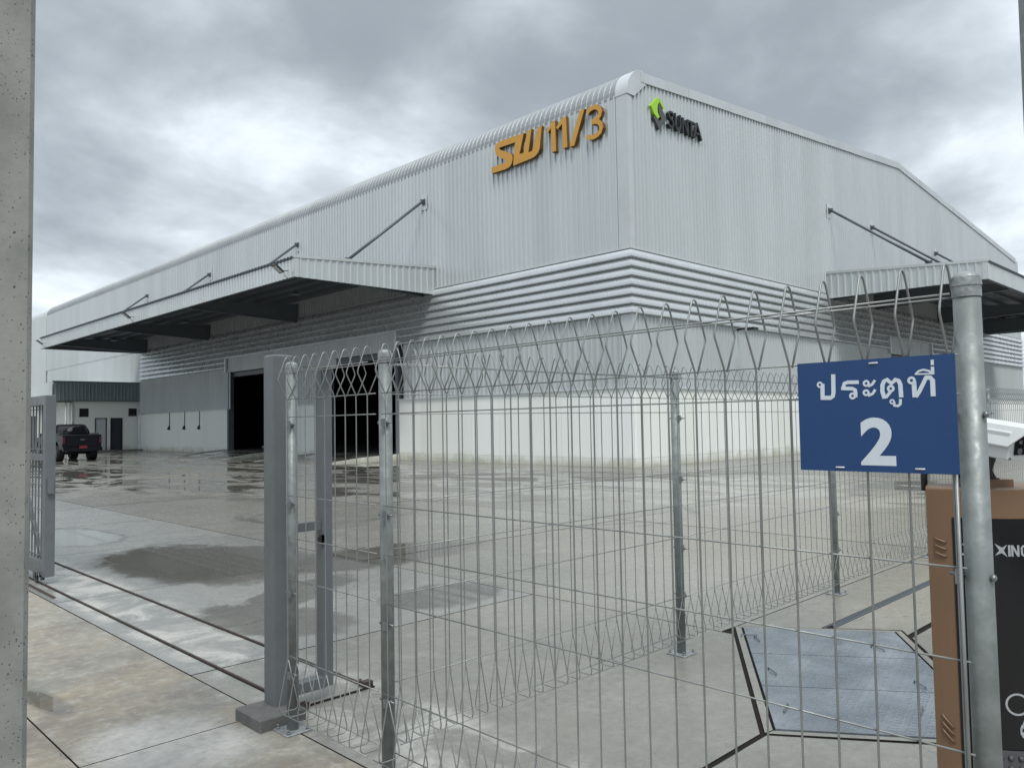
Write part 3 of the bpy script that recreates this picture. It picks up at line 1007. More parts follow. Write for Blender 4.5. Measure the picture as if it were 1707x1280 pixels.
# canopies
def canopy(name_pts, wall, a, c, zw, zo, out, zf):
    """wall 'L': along Y from a to c, projecting to X=out; 'R': along X, projecting to Y=out"""
    if wall == 'L':
        P = lambda s_, d, z: (WX - d, s_, z)
        D_ = WX - out
    else:
        P = lambda s_, d, z: (s_, WY - d, z)
        D_ = WY - out
    b = MB()
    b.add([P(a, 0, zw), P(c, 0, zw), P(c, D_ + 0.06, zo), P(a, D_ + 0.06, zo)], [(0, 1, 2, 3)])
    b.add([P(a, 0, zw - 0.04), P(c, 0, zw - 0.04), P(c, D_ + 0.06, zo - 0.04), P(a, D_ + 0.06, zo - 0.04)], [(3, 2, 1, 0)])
    b.add([P(a, D_ + 0.06, zo), P(c, D_ + 0.06, zo), P(c, D_ + 0.06, zo - 0.04), P(a, D_ + 0.06, zo - 0.04)], [(0, 1, 2, 3)])
    # ribs of the deck seen at the drip edge
    n = int((c - a) / 0.26)
    for k in range(n):
        s_ = a + (k + 0.5) * (c - a) / n
        q = [P(s_ - 0.05, 0, zw), P(s_ + 0.05, 0, zw), P(s_ + 0.05, D_ + 0.09, zo), P(s_ - 0.05, D_ + 0.09, zo)]
        t_ = [(x_, y_, z_ + 0.04) for x_, y_, z_ in q]
        b.add(q + t_, [(4, 5, 6, 7), (0, 4, 7, 3), (1, 2, 6, 5), (3, 7, 6, 2)])
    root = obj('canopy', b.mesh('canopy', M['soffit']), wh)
    dk = D_
    # fascia sheets: long side
    L_ = c - a
    n = max(1, round(L_ / 1.04))
    s1 = L_ / n
    fme = rib_mesh('fascia_sheet', M['clad'], 0, s1, 0.26, 0.036, zf, zo - 0.06)
    for k in range(n):
        if wall == 'L':
            obj('fascia_sheet', fme, root, (WX - D_, a + (k + 1) * s1, 0), -math.pi / 2)
        else:
            obj('fascia_sheet', fme, root, (a + k * s1, WY - D_, 0), 0)
    # near end fascia, tapering; the far end stays open except its edge beam
    n = max(1, round(D_ / 1.04))
    s2 = D_ / n
    for k in range(n):
        d0 = k * s2
        if wall == 'L':   # faces -Y, at Y=a ; local x = X
            X0 = WX - D_ + k * s2
            zt = lambda x, X0=X0: zw + (zo - zw) * (WX - (X0 + x)) / D_ + 0.02
            me = rib_mesh('fascia_sheet', M['clad'], 0, s2, 0.29, 0.036, zf, zt)
            obj('fascia_sheet', me, root, (X0, a, 0), 0)
        else:             # faces -X, at X=a ; local x = -Y
            Y1 = WY - k * s2
            zt = lambda x, Y1=Y1: zw + (zo - zw) * (WY - (Y1 - x)) / D_ + 0.02
            me = rib_mesh('fascia_sheet', M['clad'], 0, s2, 0.29, 0.036, zf, zt)
            obj('fascia_sheet', me, root, (a, Y1, 0), -math.pi / 2)
    # coping over the near end, corner trim, bottom edge
    b = MB()
    pts = [P(a - 0.05, -0.0, zw + 0.0), P(a - 0.05, D_ + 0.05, zo), P(a + 0.12, D_ + 0.05, zo), P(a + 0.12, 0, zw)]
    b.add([(x_, y_, z_ - 0.03) for x_, y_, z_ in pts] + [(x_, y_, z_ + 0.085) for x_, y_, z_ in pts],
          [(0, 1, 5, 4), (1, 2, 6, 5), (4, 5, 6, 7), (3, 0, 4, 7), (2, 3, 7, 6)])
    obj('coping', b.mesh('coping', M['trim']), root)
    b = MB()
    q0 = P(a - 0.034, D_ + 0.034, zf - 0.01)
    q1 = P(a + 0.22, D_ - 0.22, zo - 0.03)
    if wall == 'L':
        b.box(q0[0], q0[1], q0[2], q0[0] + 0.2, q0[1] + 0.003, q1[2])
        b.box(q0[0], q0[1], q0[2], q0[0] + 0.003, q0[1] + 0.2, q1[2])
    else:
        b.box(q0[0], q0[1], q0[2], q0[0] + 0.2, q0[1] + 0.003, q1[2])
        b.box(q0[0], q0[1], q0[2], q0[0] + 0.003, q0[1] + 0.2, q1[2])
    obj('corner_trim', b.mesh('corner_trim', M['trim']), root)
    b = MB()
    e = P(a + 0.1, D_ - 0.02, zf - 0.005), P(c, D_ - 0.12, zf + 0.03)
    b.box(*e[0], *e[1])
    e = P(a + 0.02, 0.02, zf - 0.004), P(a + 0.1, D_ - 0.02, zf + 0.03)
    b.box(*e[0], *e[1])
    obj('edge_channel', b.mesh('edge_channel', M['beam']), root)
    b = MB()
    e = P(c - 0.06, 0.03, zf), P(c, D_ - 0.13, 7.62)
    b.box(*e[0], *e[1])
    b.add([P(c - 0.02, 0.02, 7.6), P(c - 0.02, D_ - 0.02, 7.6), P(c - 0.02, D_ - 0.02, zo - 0.045), P(c - 0.02, 0.02, zw - 0.045)], [(0, 1, 2, 3)])
    obj('end_beam', b.mesh('end_beam', M['beam']), root)
    # purlins
    for k in range(1, 6):
        d = D_ * k / 6
        zt = zw + (zo - zw) * d / D_ - 0.045
        b = MB()
        e = P(a + 0.15, d - 0.03, zt - 0.16), P(c - 0.05, d + 0.03, zt)
        b.box(*e[0], *e[1])
        obj('purlin', b.mesh('purlin', M['beam']), root)
    return root, P, D_


cl, PL, DL = canopy('', 'L', 26.75, 61.5, 8.42, 7.98, 14.92, 7.24)
cr_, PR, DR = canopy('', 'R', 37.1, 63.5, 8.46, 7.98, 9.35, 7.24)


def ibeam(root, P, s_, D_, zw, zo):
    b = MB()
    n = 6
    zt0, zt1 = zw - 0.22, zo - 0.22
    zb0, zb1 = 7.20, zo - 0.50
    for wd, (t0, t1), (u0, u1) in ((0.09, (zt0, zt1), (zt0 - 0.015, zt1 - 0.015)), (0.006, (zt0 - 0.015, zt1 - 0.015), (zb0 + 0.015, zb1 + 0.015)), (0.09, (zb0 + 0.015, zb1 + 0.015), (zb0, zb1))):
        vs = [P(s_ + sg, d, z) for d, zz_ in ((0.05, (t0, u0)), (D_ - 0.15, (t1, u1))) for sg in (-wd, wd) for z in zz_]
        b.add(vs, [(0, 1, 3, 2), (4, 6, 7, 5), (0, 4, 5, 1), (2, 3, 7, 6), (0, 2, 6, 4), (1, 5, 7, 3)])
    obj('beam', fix_normals(b.mesh('beam', M['beam'])), root)


def tie(root, P, s_, dlow, zlow, zhigh):
    b = MB()
    b.tube([P(s_, 0.16, zhigh), P(s_, dlow, zlow)], 0.062, 10)
    b.box(*P(s_ - 0.02, dlow - 0.16, zlow - 0.22), *P(s_ + 0.02, dlow + 0.14, zlow + 0.07))
    rod = obj('tie_rod', b.mesh('tie_rod', M['rod']), root)
    b = MB()
    b.box(*P(s_ - 0.22, 0.034, zhigh - 0.34), *P(s_ + 0.22, 0.05, zhigh + 0.36))
    obj('wall_patch', b.mesh('wall_patch', M['clad_pale']), rod)
    b = MB()
    b.box(*P(s_ - 0.10, 0.051, zhigh - 0.14), *P(s_ + 0.10, 0.075, zhigh + 0.14))
    b.box(*P(s_ - 0.018, 0.076, zhigh - 0.10), *P(s_ + 0.018, 0.24, zhigh + 0.10))
    obj('lug', b.mesh('lug', M['rod']), rod)


for s_ in (27.4, 38.45, 49.6, 60.4):
    ibeam(cl, PL, s_, DL, 8.42, 7.98)
    tie(cl, PL, s_, WX - 17.7, 8.36, 11.45)
for s_ in (37.65, 42.8, 52.8, 62.5):
    ibeam(cr_, PR, s_, DR, 8.46, 7.98)
    if s_ < 60:
        tie(cr_, PR, s_, WY - 11.75, 8.38, 11.58)

# high bay lamps hanging under the left canopy
for y_ in (31.5, 43.5, 55.0):
    t = thing('pendant_lamp', {31.5: 'dark pendant lamp under the long canopy, nearest its close end', 43.5: 'dark pendant lamp under the middle of the long canopy',
                               55.0: 'dark pendant lamp under the far end of the long canopy'}[y_], 'lamp', (17.6, y_, 7.95), group='pendant lamps under the long canopy')
    b = MB()
    b.tube([(17.6, y_, 7.98), (17.6, y_, 7.55)], 0.012, 6)
    obj('rod', b.mesh('rod', M['rod']), t)
    b = MB()
    b.tube([(17.6, y_, 7.56), (17.6, y_, 7.50), (17.6, y_, 7.42)], 0.06, 14, r2=0.24)
    obj('lamp_shade', b.mesh('lamp_shade', M['beam']), t)

# concrete ramps at the doors
for nm, (a, c, a2, c2) in {'wet concrete ramp rising to the far roller door opening': (40.7, 47.5, 38.0, 44.4),
                           'wet concrete ramp rising to the nearer roller door opening': (29.4, 35.9, 28.62, 34.8)}.items():
    t = thing('concrete_ramp', nm, 'ramp', (19.5, (a + c) / 2, 0), group='ramps at the doors')
    b = MB()
    xo, xw = 17.3, WX + 0.3
    b.add([(xo, a2 + 0.2, 0.004), (xo, c2 - 0.2, 0.004), (xo + 2.2, (a + a2) / 2 + 0.1, 0.15), (xo + 2.2, (c + c2) / 2 - 0.1, 0.15), (xw, a + 0.15, 0.225), (xw, c - 0.15, 0.225)],
          [(0, 2, 3, 1), (2, 4, 5, 3)])
    obj('ramp_deck', b.mesh('ramp_deck', M['yard']), t)
    for s1, s2, sg in ((a, a2, -1), (c, c2, 1)):
        b = MB()
        pts = [(xo, s2), (xo + 1.1, s2 + (s1 - s2) * 0.3), (xo + 2.2, (s1 + s2) / 2), (WX - 0.02, s1)]
        zs = [0.01, 0.11, 0.19, 0.26]
        vs = []
        for (x_, y_), z_ in zip(pts, zs):
            vs += [(x_, y_, 0), (x_, y_, z_), (x_, y_ - sg * 0.18, z_), (x_, y_ - sg * 0.18, 0)]
        fs = []
        for i in range(3):
            for j in range(4):
                fs.append((i * 4 + j, i * 4 + (j + 1) % 4, (i + 1) * 4 + (j + 1) % 4, (i + 1) * 4 + j))
        fs += [(0, 1, 2, 3), (15, 14, 13, 12)]
        b.add(vs, fs)
        obj('ramp_kerb', fix_normals(b.mesh('ramp_kerb', M['whitewall'])), t)

t = thing('trolley', 'small grey hand trolley standing just inside the far door opening', 'trolley', (22.6, 43.2, 0.22))
b = MB()
b.box(22.3, 42.9, 0.40, 22.9, 43.9, 0.45)
obj('deck', b.mesh('deck', M['clad_grey']), t)
b = MB()
b.tube([(22.6, 42.95, 0.45), (22.6, 42.80, 1.05), (22.6, 42.80, 1.10)], 0.02, 6)
b.tube([(22.3, 42.80, 1.08), (22.9, 42.80, 1.08)], 0.025, 6)
obj('handle', b.mesh('handle', M['clad_pale']), t)
for wx_ in (22.35, 22.85):
    for wy_ in (43.0, 43.8):
        b = MB()
        b.tube([(wx_ - 0.02, wy_, 0.30), (wx_ + 0.02, wy_, 0.30)], 0.08, 12)
        obj('wheel', b.mesh('wheel', M['tyre']), t)

# hanging sockets on the white wall
for y_, w_ in ((56.3, 'leftmost'), (53.7, 'middle'), (51.3, 'rightmost')):
    t = thing('hanging_socket', 'dark cable with a socket hanging on the white wall, %s of three' % w_, 'socket', (WX, y_, 1.6), group='sockets hanging on the white wall')
    b = MB()
    b.tube([(WX - 0.02, y_, 2.72), (WX - 0.03, y_, 1.75)], 0.022, 6)
    obj('cable', b.mesh('cable', M['plastic']), t)
    b = MB()
    b.tube([(WX - 0.04, y_, 1.78), (WX - 0.05, y_ + 0.02, 1.66), (WX - 0.07, y_ + 0.05, 1.54)], 0.05, 8, r2=0.11)
    obj('plug', b.mesh('plug', M['plastic']), t)


# floodlights on the canopy fascia
def flood(y_, lab):
    X = 14.90
    t = thing('floodlight', lab, 'floodlight', (X, y_, 7.45), group='floodlights on the canopy edge')
    b = MB()
    b.tube([(X - 0.02, y_, 7.52), (X - 0.22, y_ + 0.04, 7.48), (X - 0.32, y_ + 0.08, 7.52)], 0.016, 6)
    b.tube([(X - 0.25, y_, 7.50), (X - 0.18, y_, 7.32), (X - 0.05, y_, 7.22)], 0.009, 6)
    obj('arm', b.mesh('arm', M['plastic']), t)
    b = MB()
    c = Vector((X - 0.40, y_ + 0.10, 7.56))
    ax = Vector((-0.75, 0.05, 0.60)).normalized()
    ay = Vector((0, 1, 0))
    az = ax.cross(ay).normalized()
    vs = [c + ax * i * 0.21 + ay * j * 0.17 + az * k * 0.028 for k in (-1, 1) for i, j in ((-1, -1), (1, -1), (1, 1), (-1, 1))]
    b.add(vs, [(3, 2, 1, 0), (4, 5, 6, 7), (0, 1, 5, 4), (1, 2, 6, 5), (2, 3, 7, 6), (3, 0, 4, 7)])
    h = obj('lamp_head', fix_normals(b.mesh('lamp_head', M['plastic'])), t)
    b = MB()
    for k in (-1, 1):
        vs = [c + ax * i * 0.17 + ay * j * 0.13 + az * k * 0.032 for i, j in ((-1, -1), (1, -1), (1, 1), (-1, 1))]
        b.add(vs, [(0, 1, 2, 3)])
    obj('lamp_glass', b.mesh('lamp_glass', M['clad_pale']), h)


flood(27.15, 'small floodlight on the canopy corner, closest to the camera')
flood(43.4, 'small floodlight halfway along the long canopy edge')
flood(60.0, 'small floodlight at the far end of the long canopy edge')
b = MB()
b.tube([(28.6, WY - 0.03, 5.15), (28.5, WY - 0.5, 5.18), (28.1, WY - 0.85, 5.10)], 0.04, 6)
b.box(27.9, WY - 1.15, 5.02, 28.25, WY - 0.8, 5.12)
tag(obj('wall_bracket_lamp', b.mesh('wall_bracket_lamp', M['plastic'])), 'small black bracket lamp on the gable wall below the louvres', 'wall lamp')

# ================================================================ SIGNS ON THE WALLS
LX = 21.665
POLY = {
 'letter_s': [[(0.38, 11.62), (0.38, 11.87), (1.14, 11.87), (1.22, 11.9), (1.2, 11.96), (0.71, 12.25), (0.62, 12.38), (0.59, 12.55), (0.62, 12.71), (0.78, 12.8), (1.84, 12.78), (1.75, 12.53), (0.88, 12.55), (0.83, 12.52), (0.91, 12.45), (1.45, 12.18), (1.56, 12.07), (1.59, 11.93), (1.54, 11.75), (1.41, 11.64), (1.18, 11.6)]],
 'letter_w': [[(1.84, 12.78), (2.22, 12.77), (1.97, 12.0), (2.19, 12.0), (2.41, 12.81), (2.64, 12.81), (2.45, 11.94), (2.66, 11.95), (2.97, 12.78), (3.18, 12.78), (3.05, 11.95), (2.97, 11.81), (2.82, 11.71), (2.61, 11.67), (1.61, 11.63), (1.69, 12.34), (1.75, 12.53)]],
 'digit_one': [[(3.40, 12.51), (3.73, 12.79), (3.86, 12.79), (3.88, 11.63), (3.66, 11.63), (3.64, 12.56), (3.49, 12.42)],
               [(3.90, 12.51), (4.23, 12.79), (4.40, 12.79), (4.44, 11.63), (4.22, 11.63), (4.20, 12.56), (3.99, 12.42)]],
 'slash': [[(5.06, 12.80), (5.29, 12.80), (4.77, 11.60), (4.54, 11.60)]]}


def ribbon(pts, wd):
    L_, R_ = [], []
    P_ = [Vector((*p, 0)) for p in pts]
    for i, p in enumerate(P_):
        d = (P_[min(i + 1, len(P_) - 1)] - P_[max(i - 1, 0)]).normalized()
        nn = Vector((-d.y, d.x, 0)) * wd / 2
        L_.append((p.x + nn.x, p.y + nn.y))
        R_.append((p.x - nn.x, p.y - nn.y))
    return L_ + R_[::-1]


def strokes(b, lines, wd, a, c, fn, side=None):
    """joined flat strokes as one strip of quads per line, with returns"""
    for pts in lines:
        rb = ribbon(pts, wd)
        b.prism(rb, a, c, fn, side)


fnL = lambda u, v, w_: (LX - w_, 23.2 - u, v)
swt = thing('wall_sign', 'ochre raised lettering SW 11/3 high on the long ribbed wall', 'sign', (LX, 20, 11.6))
for nm, pls in POLY.items():
    for pl in pls:
        b = MB()
        b.prism(pl, 0.0, 0.16, fnL, 1)
        obj(nm, fix_normals(b.mesh(nm, [M['gold'], M['golddark']])), swt)
b = MB()
ctr = [(5.40, 12.60), (5.52, 12.70), (5.68, 12.73), (5.84, 12.70), (5.96, 12.60), (6.00, 12.48), (5.96, 12.36), (5.86, 12.27), (5.72, 12.235), (5.60, 12.235)]
ctr2 = [(5.60, 12.205), (5.76, 12.20), (5.92, 12.14), (6.01, 12.02), (6.03, 11.90), (5.97, 11.77), (5.84, 11.69), (5.66, 11.665), (5.50, 11.69), (5.36, 11.77)]
top = ribbon(ctr, 0.17)
bot = ribbon(ctr2, 0.17)
b.prism(top, 0.0, 0.16, fnL, 1)
b.prism(bot, 0.0, 0.158, fnL, 1)
obj('digit_three', fix_normals(b.mesh('digit_three', [M['gold'], M['golddark']])), swt)

fnR = lambda u, v, w_: (u, WY - 0.03 - w_, v)
sut = thing('wall_sign', 'small SUNTA lettering with lime and grey diamond logo on the gable wall', 'sign', (24, WY - 0.03, 12))
for nm, pl, mt in (('logo_green', [(22.92, 12.74), (23.35, 13.15), (23.45, 13.0), (23.35, 12.89), (23.31, 12.71), (23.34, 12.57), (23.44, 12.47), (23.33, 12.36), (23.11, 12.49)], 'lime'),
                   ('logo_green', [(23.47, 13.15), (23.76, 12.87), (23.68, 12.80), (23.46, 13.02)], 'lime'),
                   ('logo_grey', [(23.42, 12.95), (23.89, 12.49), (23.4, 11.99), (23.07, 12.38), (23.18, 12.43), (23.37, 12.25), (23.55, 12.4), (23.40, 12.62), (23.38, 12.8)], 'gunmetal')):
    b = MB()
    b.prism(pl, 0.0, 0.12 if mt == 'lime' else 0.117, fnR)
    obj(nm, fix_normals(b.mesh(nm, M[mt])), sut)
SUN = {'letter_s': [[(24.33, 12.74), (24.24, 12.83), (24.12, 12.83), (24.04, 12.75), (24.05, 12.65), (24.14, 12.58), (24.26, 12.52), (24.32, 12.43), (24.28, 12.32), (24.18, 12.27), (24.08, 12.29), (24.0, 12.36)]],
       'letter_u': [[(24.45, 12.87), (24.45, 12.42), (24.50, 12.32), (24.61, 12.27), (24.72, 12.32), (24.77, 12.42), (24.77, 12.87)]],
       'letter_n': [[(24.93, 12.25), (24.93, 12.83)], [(24.95, 12.82), (25.24, 12.30)], [(25.26, 12.25), (25.26, 12.83)]],
       'letter_t': [[(25.24, 12.80), (25.74, 12.80)], [(25.50, 12.75), (25.50, 12.25)]],
       'letter_a': [[(25.66, 12.25), (25.93, 12.87)], [(25.92, 12.87), (26.20, 12.25)], [(25.80, 12.46), (26.08, 12.46)]]}
for nm, ls in SUN.items():
    b = MB()
    for q, l_ in enumerate(ls):
        strokes(b, [l_], 0.080, 0.0, 0.13 - 0.003 * q, fnR)
    obj(nm, fix_normals(b.mesh(nm, M['black'])), sut)

# ================================================================ NEIGHBOURING BLOCK AND ANNEX
nb = thing('neighbouring_warehouse', 'pale metal warehouse continuing beyond the far end of the long wall', 'warehouse', (WX, YE + 0.1, 0))
b = MB()
yy0, yy1 = YE + 0.1, YE + 60
pts = [(WX + 0.05, 0.0), (WX + 0.05, 12.85)] + [(WX + 0.05 + 1 - math.cos(t_ * 0.17), 12.85 + math.sin(t_ * 0.17)) for t_ in range(1, 9)] + [(RIDGE, 15.9), (XE, 13.6), (XE, 0.0)]
b.prism(pts, yy0, yy1, lambda u, v, w_: (u, w_, v))
obj('shell', fix_normals(b.mesh('shell', M['clad_pale'])), nb)
nme = rib_mesh('cladding_sheet', M['clad_pale'], 0, 2.08, 0.26, 0.03, 0.0, 12.9)
for k in range(24):
    obj('cladding_sheet', nme, nb, (WX, yy0 + (k + 1) * 2.08, 0), -math.pi / 2)

an = thing('annex', 'low white annex with slate ribbed roof edge and two doors beside the pickup', 'building', (18.5, 62, 0))
AY = 61.98
fme = rib_mesh('fascia_sheet', M['clad_dark'], 0, 1.0, 0.25, 0.035, 3.72, 5.02)
for k in range(6):
    obj('fascia_sheet', fme, an, (15.85 + k * 0.965, AY, 0)).scale = (0.965, 1, 1)
b = MB()
b.box(15.80, AY - 0.06, 5.0, WX - 0.06, AY + 0.1, 5.10)
b.box(15.80, AY - 0.05, 3.66, WX - 0.06, AY + 0.05, 3.73)
obj('coping', b.mesh('coping', M['beam']), an)
fme = rib_mesh('side_sheet', M['clad_pale'], 0, 1.0, 0.25, 0.035, 3.72, 5.02)
for k in range(8):
    obj('side_sheet', fme, an, (15.82, AY + 0.1 + k + 1, 0), -math.pi / 2)
b = MB()
b.box(15.9, AY + 0.1, 3.73, WX, AY + 12, 4.9)
obj('roof', b.mesh('roof', M['clad_grey']), an)
# front wall with openings for windows and doors
YW = AY + 0.35
holes = [(17.62, 2.55, 18.23, 3.16), (20.98, 2.58, 21.55, 3.16), (18.66, 0.12, 19.47, 2.46), (19.72, 0.12, 20.56, 2.46)]
xs_ = sorted({17.05, WX + 0.5} | {h[0] for h in holes} | {h[2] for h in holes})
zs_ = sorted({0.12, 3.73} | {h[1] for h in holes} | {h[3] for h in holes})
b = MB()
for i in range(len(xs_) - 1):
    for j in range(len(zs_) - 1):
        cx, cz = (xs_[i] + xs_[i + 1]) / 2, (zs_[j] + zs_[j + 1]) / 2
        if any(h[0] < cx < h[2] and h[1] < cz < h[3] for h in holes):
            continue
        b.quad((xs_[i], YW, zs_[j]), (xs_[i + 1], YW, zs_[j]), (xs_[i + 1], YW, zs_[j + 1]), (xs_[i], YW, zs_[j + 1]))
b.box(17.05, YW + 0.25, 0.12, 22, YW + 8, 3.7)
obj('wall', b.mesh('wall', M['whitewall']), an)
for (xa, za, xb, zb) in holes[:2]:
    b = MB()
    for e in ((xa, za, xa + 0.05, zb), (xb - 0.05, za, xb, zb), (xa + 0.05, za, xb - 0.05, za + 0.05), (xa + 0.05, zb - 0.05, xb - 0.05, zb)):
        b.box(e[0], YW - 0.03, e[1], e[2], YW + 0.08, e[3])
    wn = obj('window', b.mesh('window', M['plastic']), an)
    b = MB()
    b.box(xa + 0.05, YW + 0.05, za + 0.05, xb - 0.05, YW + 0.06, zb - 0.05)
    obj('pane', b.mesh('pane', M['carglass']), wn)
for q, (xa, za, xb, zb) in enumerate(holes[2:]):
    b = MB()
    for e in ((xa, za, xa + 0.06, zb), (xb - 0.06, za, xb, zb), (xa + 0.06, zb - 0.06, xb - 0.06, zb)):
        b.box(e[0], YW - 0.03, e[1], e[2], YW + 0.12, e[3])
    fr = obj('door_frame', b.mesh('door_frame', M['plastic']), an)
    b = MB()
    b.box(xa + 0.06, YW + (0.06 if q else 0.02), za, xb - 0.06, YW + 0.09, zb - 0.06)
    obj('door', b.mesh('door', M['doorwhite'] if q == 0 else M['dark']), fr)
b = MB()
b.box(16.6, AY - 0.6, 0.0, WX, YW + 0.3, 0.12)
obj('step', b.mesh('step', M['yard']), an)
for xa in (16.72, 17.1):
    b = MB()
    b.tube([(xa, AY + 0.2, 0.1), (xa, AY + 0.2, 3.7)], 0.07, 10)
    obj('downpipe', b.mesh('downpipe', M['housing']), an)
b = MB()
b.box(12.0, AY + 4.5, 0.0, 17.0, AY + 4.7, 3.72)
obj('wall', b.mesh('wall_back', M['whitewall']), an)
b = MB()
b.box(12.2, AY + 4.44, 0.1, 15.9, AY + 4.49, 2.7)
obj('shutter_opening', b.mesh('shutter_opening', M['dark']), an)
b = MB()
b.box(15.9, AY + 0.08, 3.60, 17.0, AY + 0.3, 3.72)
obj('awning_edge', b.mesh('awning_edge', M['grass']), an)
an2 = thing('annex', 'second low metal annex stepping up behind the gate, beside the concrete post', 'building', (11, 72, 0))
b = MB()
b.box(4.0, 73.2, 0.0, 14.6, 84, 5.4)
obj('wall', b.mesh('wall', M['whitewall']), an2)
sme = rib_mesh('fascia_sheet', M['clad_pale'], 0, 1.06, 0.26, 0.035, 3.7, 5.9)
for k in range(10):
    obj('fascia_sheet', sme, an2, (4.0 + k * 1.06, 73.1, 0))
b = MB()
b.box(3.95, 72.95, 5.88, 14.65, 84, 6.0)
obj('roof', b.mesh('roof', M['trim']), an2)

# ================================================================ PICKUP TRUCK
def pickup(x0, yr):
    t = thing('pickup_truck', 'black double-cab pickup truck with a red number plate, parked by the annex', 'pickup truck', (x0 + 0.95, yr, 0))
    def P(u, v, z): return (x0 + 0.95 + u, yr + v, z)
    # body side profile in (v along length from tailgate, z)
    b = MB()
    low = [(0.0, 0.62), (0.0, 1.36), (1.62, 1.38), (1.62, 1.30), (4.05, 1.30), (4.9, 1.22), (5.25, 1.05), (5.32, 0.62), (4.95, 0.52), (4.9, 0.78), (4.62, 0.98), (4.25, 0.98), (3.98, 0.78), (3.9, 0.50),
           (1.72, 0.50), (1.62, 0.80), (1.36, 1.0), (0.98, 1.0), (0.70, 0.80), (0.62, 0.55)]
    hw = 0.93
    b.prism(low, -hw, hw, lambda u, v, w_: P(w_, u, v))
    body = obj('body', fix_normals(b.mesh('body', M['carpaint'])), t)
    bv = body.modifiers.new('bevel', 'BEVEL')
    bv.width = 0.05
    bv.segments = 3
    bv.limit_method = 'ANGLE'
    # cab greenhouse
    b = MB()
    rings = [(1.30, [(1.64, 0.90), (3.98, 0.90)]), (1.62, [(1.78, 0.82), (3.45, 0.82)]), (1.88, [(1.95, 0.70), (3.05, 0.70)]), (1.93, [(2.15, 0.60), (2.9, 0.60)])]
    vs = []
    for z, ((v0, h0), (v1, h1)) in rings:
        vs += [P(-h0, v0, z), P(h0, v0, z), P(h1, v1, z), P(-h1, v1, z)]
    fs = [(12, 13, 14, 15)]
    for i in range(3):
        for j in range(4):
            fs.append((i * 4 + j, i * 4 + (j + 1) % 4, (i + 1) * 4 + (j + 1) % 4, (i + 1) * 4 + j))
    b.add(vs, fs)
    cab = obj('cab', fix_normals(b.mesh('cab', M['carpaint'])), t)
    b = MB()
    b.add([P(-0.76, 1.655, 1.40), P(0.76, 1.655, 1.40), P(0.70, 1.765, 1.66), P(0.62, 1.885, 1.82), P(-0.62, 1.885, 1.82), P(-0.70, 1.765, 1.66)], [(0, 1, 2, 3, 4, 5)])
    obj('rear_window', b.mesh('rear_window', M['carglass']), cab)
    b = MB()
    for sg in (-1, 1):
        for va, vb, vc, vd in ((1.92, 2.72, 2.72, 2.05), (2.80, 3.62, 3.10, 2.80)):
            b.add([P(sg * 0.905, va, 1.36), P(sg * 0.905, vb, 1.36), P(sg * 0.765, vc, 1.79), P(sg * 0.765, vd, 1.79)], [(0, 1, 2, 3)])
    obj('side_window', b.mesh('side_window', M['carglass']), cab)
    b = MB()
    b.add([P(-0.78, 3.97, 1.34), P(0.78, 3.97, 1.34), P(0.66, 3.14, 1.86), P(-0.66, 3.14, 1.86)], [(0, 1, 2, 3)])
    obj('windscreen', b.mesh('windscreen', M['carglass']), cab)
    # tailgate, with pressed panel and badge ring
    b = MB()
    b.box(*P(-0.72, -0.035, 0.78), *P(0.72, -0.003, 1.34))
    b.box(*P(-0.66, -0.045, 1.26), *P(0.66, -0.036, 1.32))
    tg = obj('tailgate', b.mesh('tailgate', M['carpaint']), t)
    b = MB()
    b.box(*P(-0.10, -0.065, 1.08), *P(0.10, -0.046, 1.14))
    obj('handle', b.mesh('handle', M['rim']), tg)
    b = MB()
    b.box(*P(-0.93, -0.16, 0.52), *P(0.93, -0.004, 0.72))
    bu = obj('bumper', b.mesh('bumper', M['carpaint']), t)
    b = MB()
    b.box(*P(-0.19, -0.175, 0.66), *P(0.19, -0.161, 0.80))
    obj('number_plate', b.mesh('number_plate', M['redplate']), bu)
    for sg in (-1, 1):
        b = MB()
        b.box(*P(sg * 0.81, -0.03, 0.92), *P(sg * 0.925, 0.06, 1.26))
        obj('tail_light', b.mesh('tail_light', M['red']), t)
        b = MB()
        b.box(*P(sg * 0.90, 3.45, 1.28), *P(sg * 1.12, 3.55, 1.46))
        obj('wing_mirror', b.mesh('wing_mirror', M['carpaint']), t)
        b = MB()
        b.box(*P(sg * 0.93, 0.5, 1.37), *P(sg * 0.88, 1.6, 1.44))
        obj('bed_rail', b.mesh('bed_rail', M['plastic']), t)
        for v in (1.16, 4.42):
            b = MB()
            b.tube([P(sg * 0.62, v, 0.41), P(sg * 0.66, v, 0.41), P(sg * 0.94, v, 0.41), P(sg * 0.97, v, 0.41)], 0.41, 28)
            w_ = obj('wheel', b.mesh('wheel', M['tyre']), t)
            b = MB()
            b.tube([P(sg * 0.95, v, 0.41), P(sg * 0.985, v, 0.41)], 0.25, 20)
            obj('rim', b.mesh('rim', M['rim']), w_)
    b = MB()
    b.tube([P(-0.6, 1.16, 0.41), P(0.6, 1.16, 0.41)], 0.06, 8)
    b.box(*P(-0.5, 0.1, 0.50), *P(0.5, 4.6, 0.60))
    obj('chassis', b.mesh('chassis', M['plastic']), t)
    b = MB()
    b.tube([P(0.1, 2.2, 1.93), P(0.1, 2.1, 2.02)], 0.012, 6)
    obj('aerial', b.mesh('aerial', M['plastic']), t)


pickup(11.93, 45.0)

# ================================================================ MESH FENCES
RW = 0.003
NODE_T, NODE_B = 1.745, 0.385


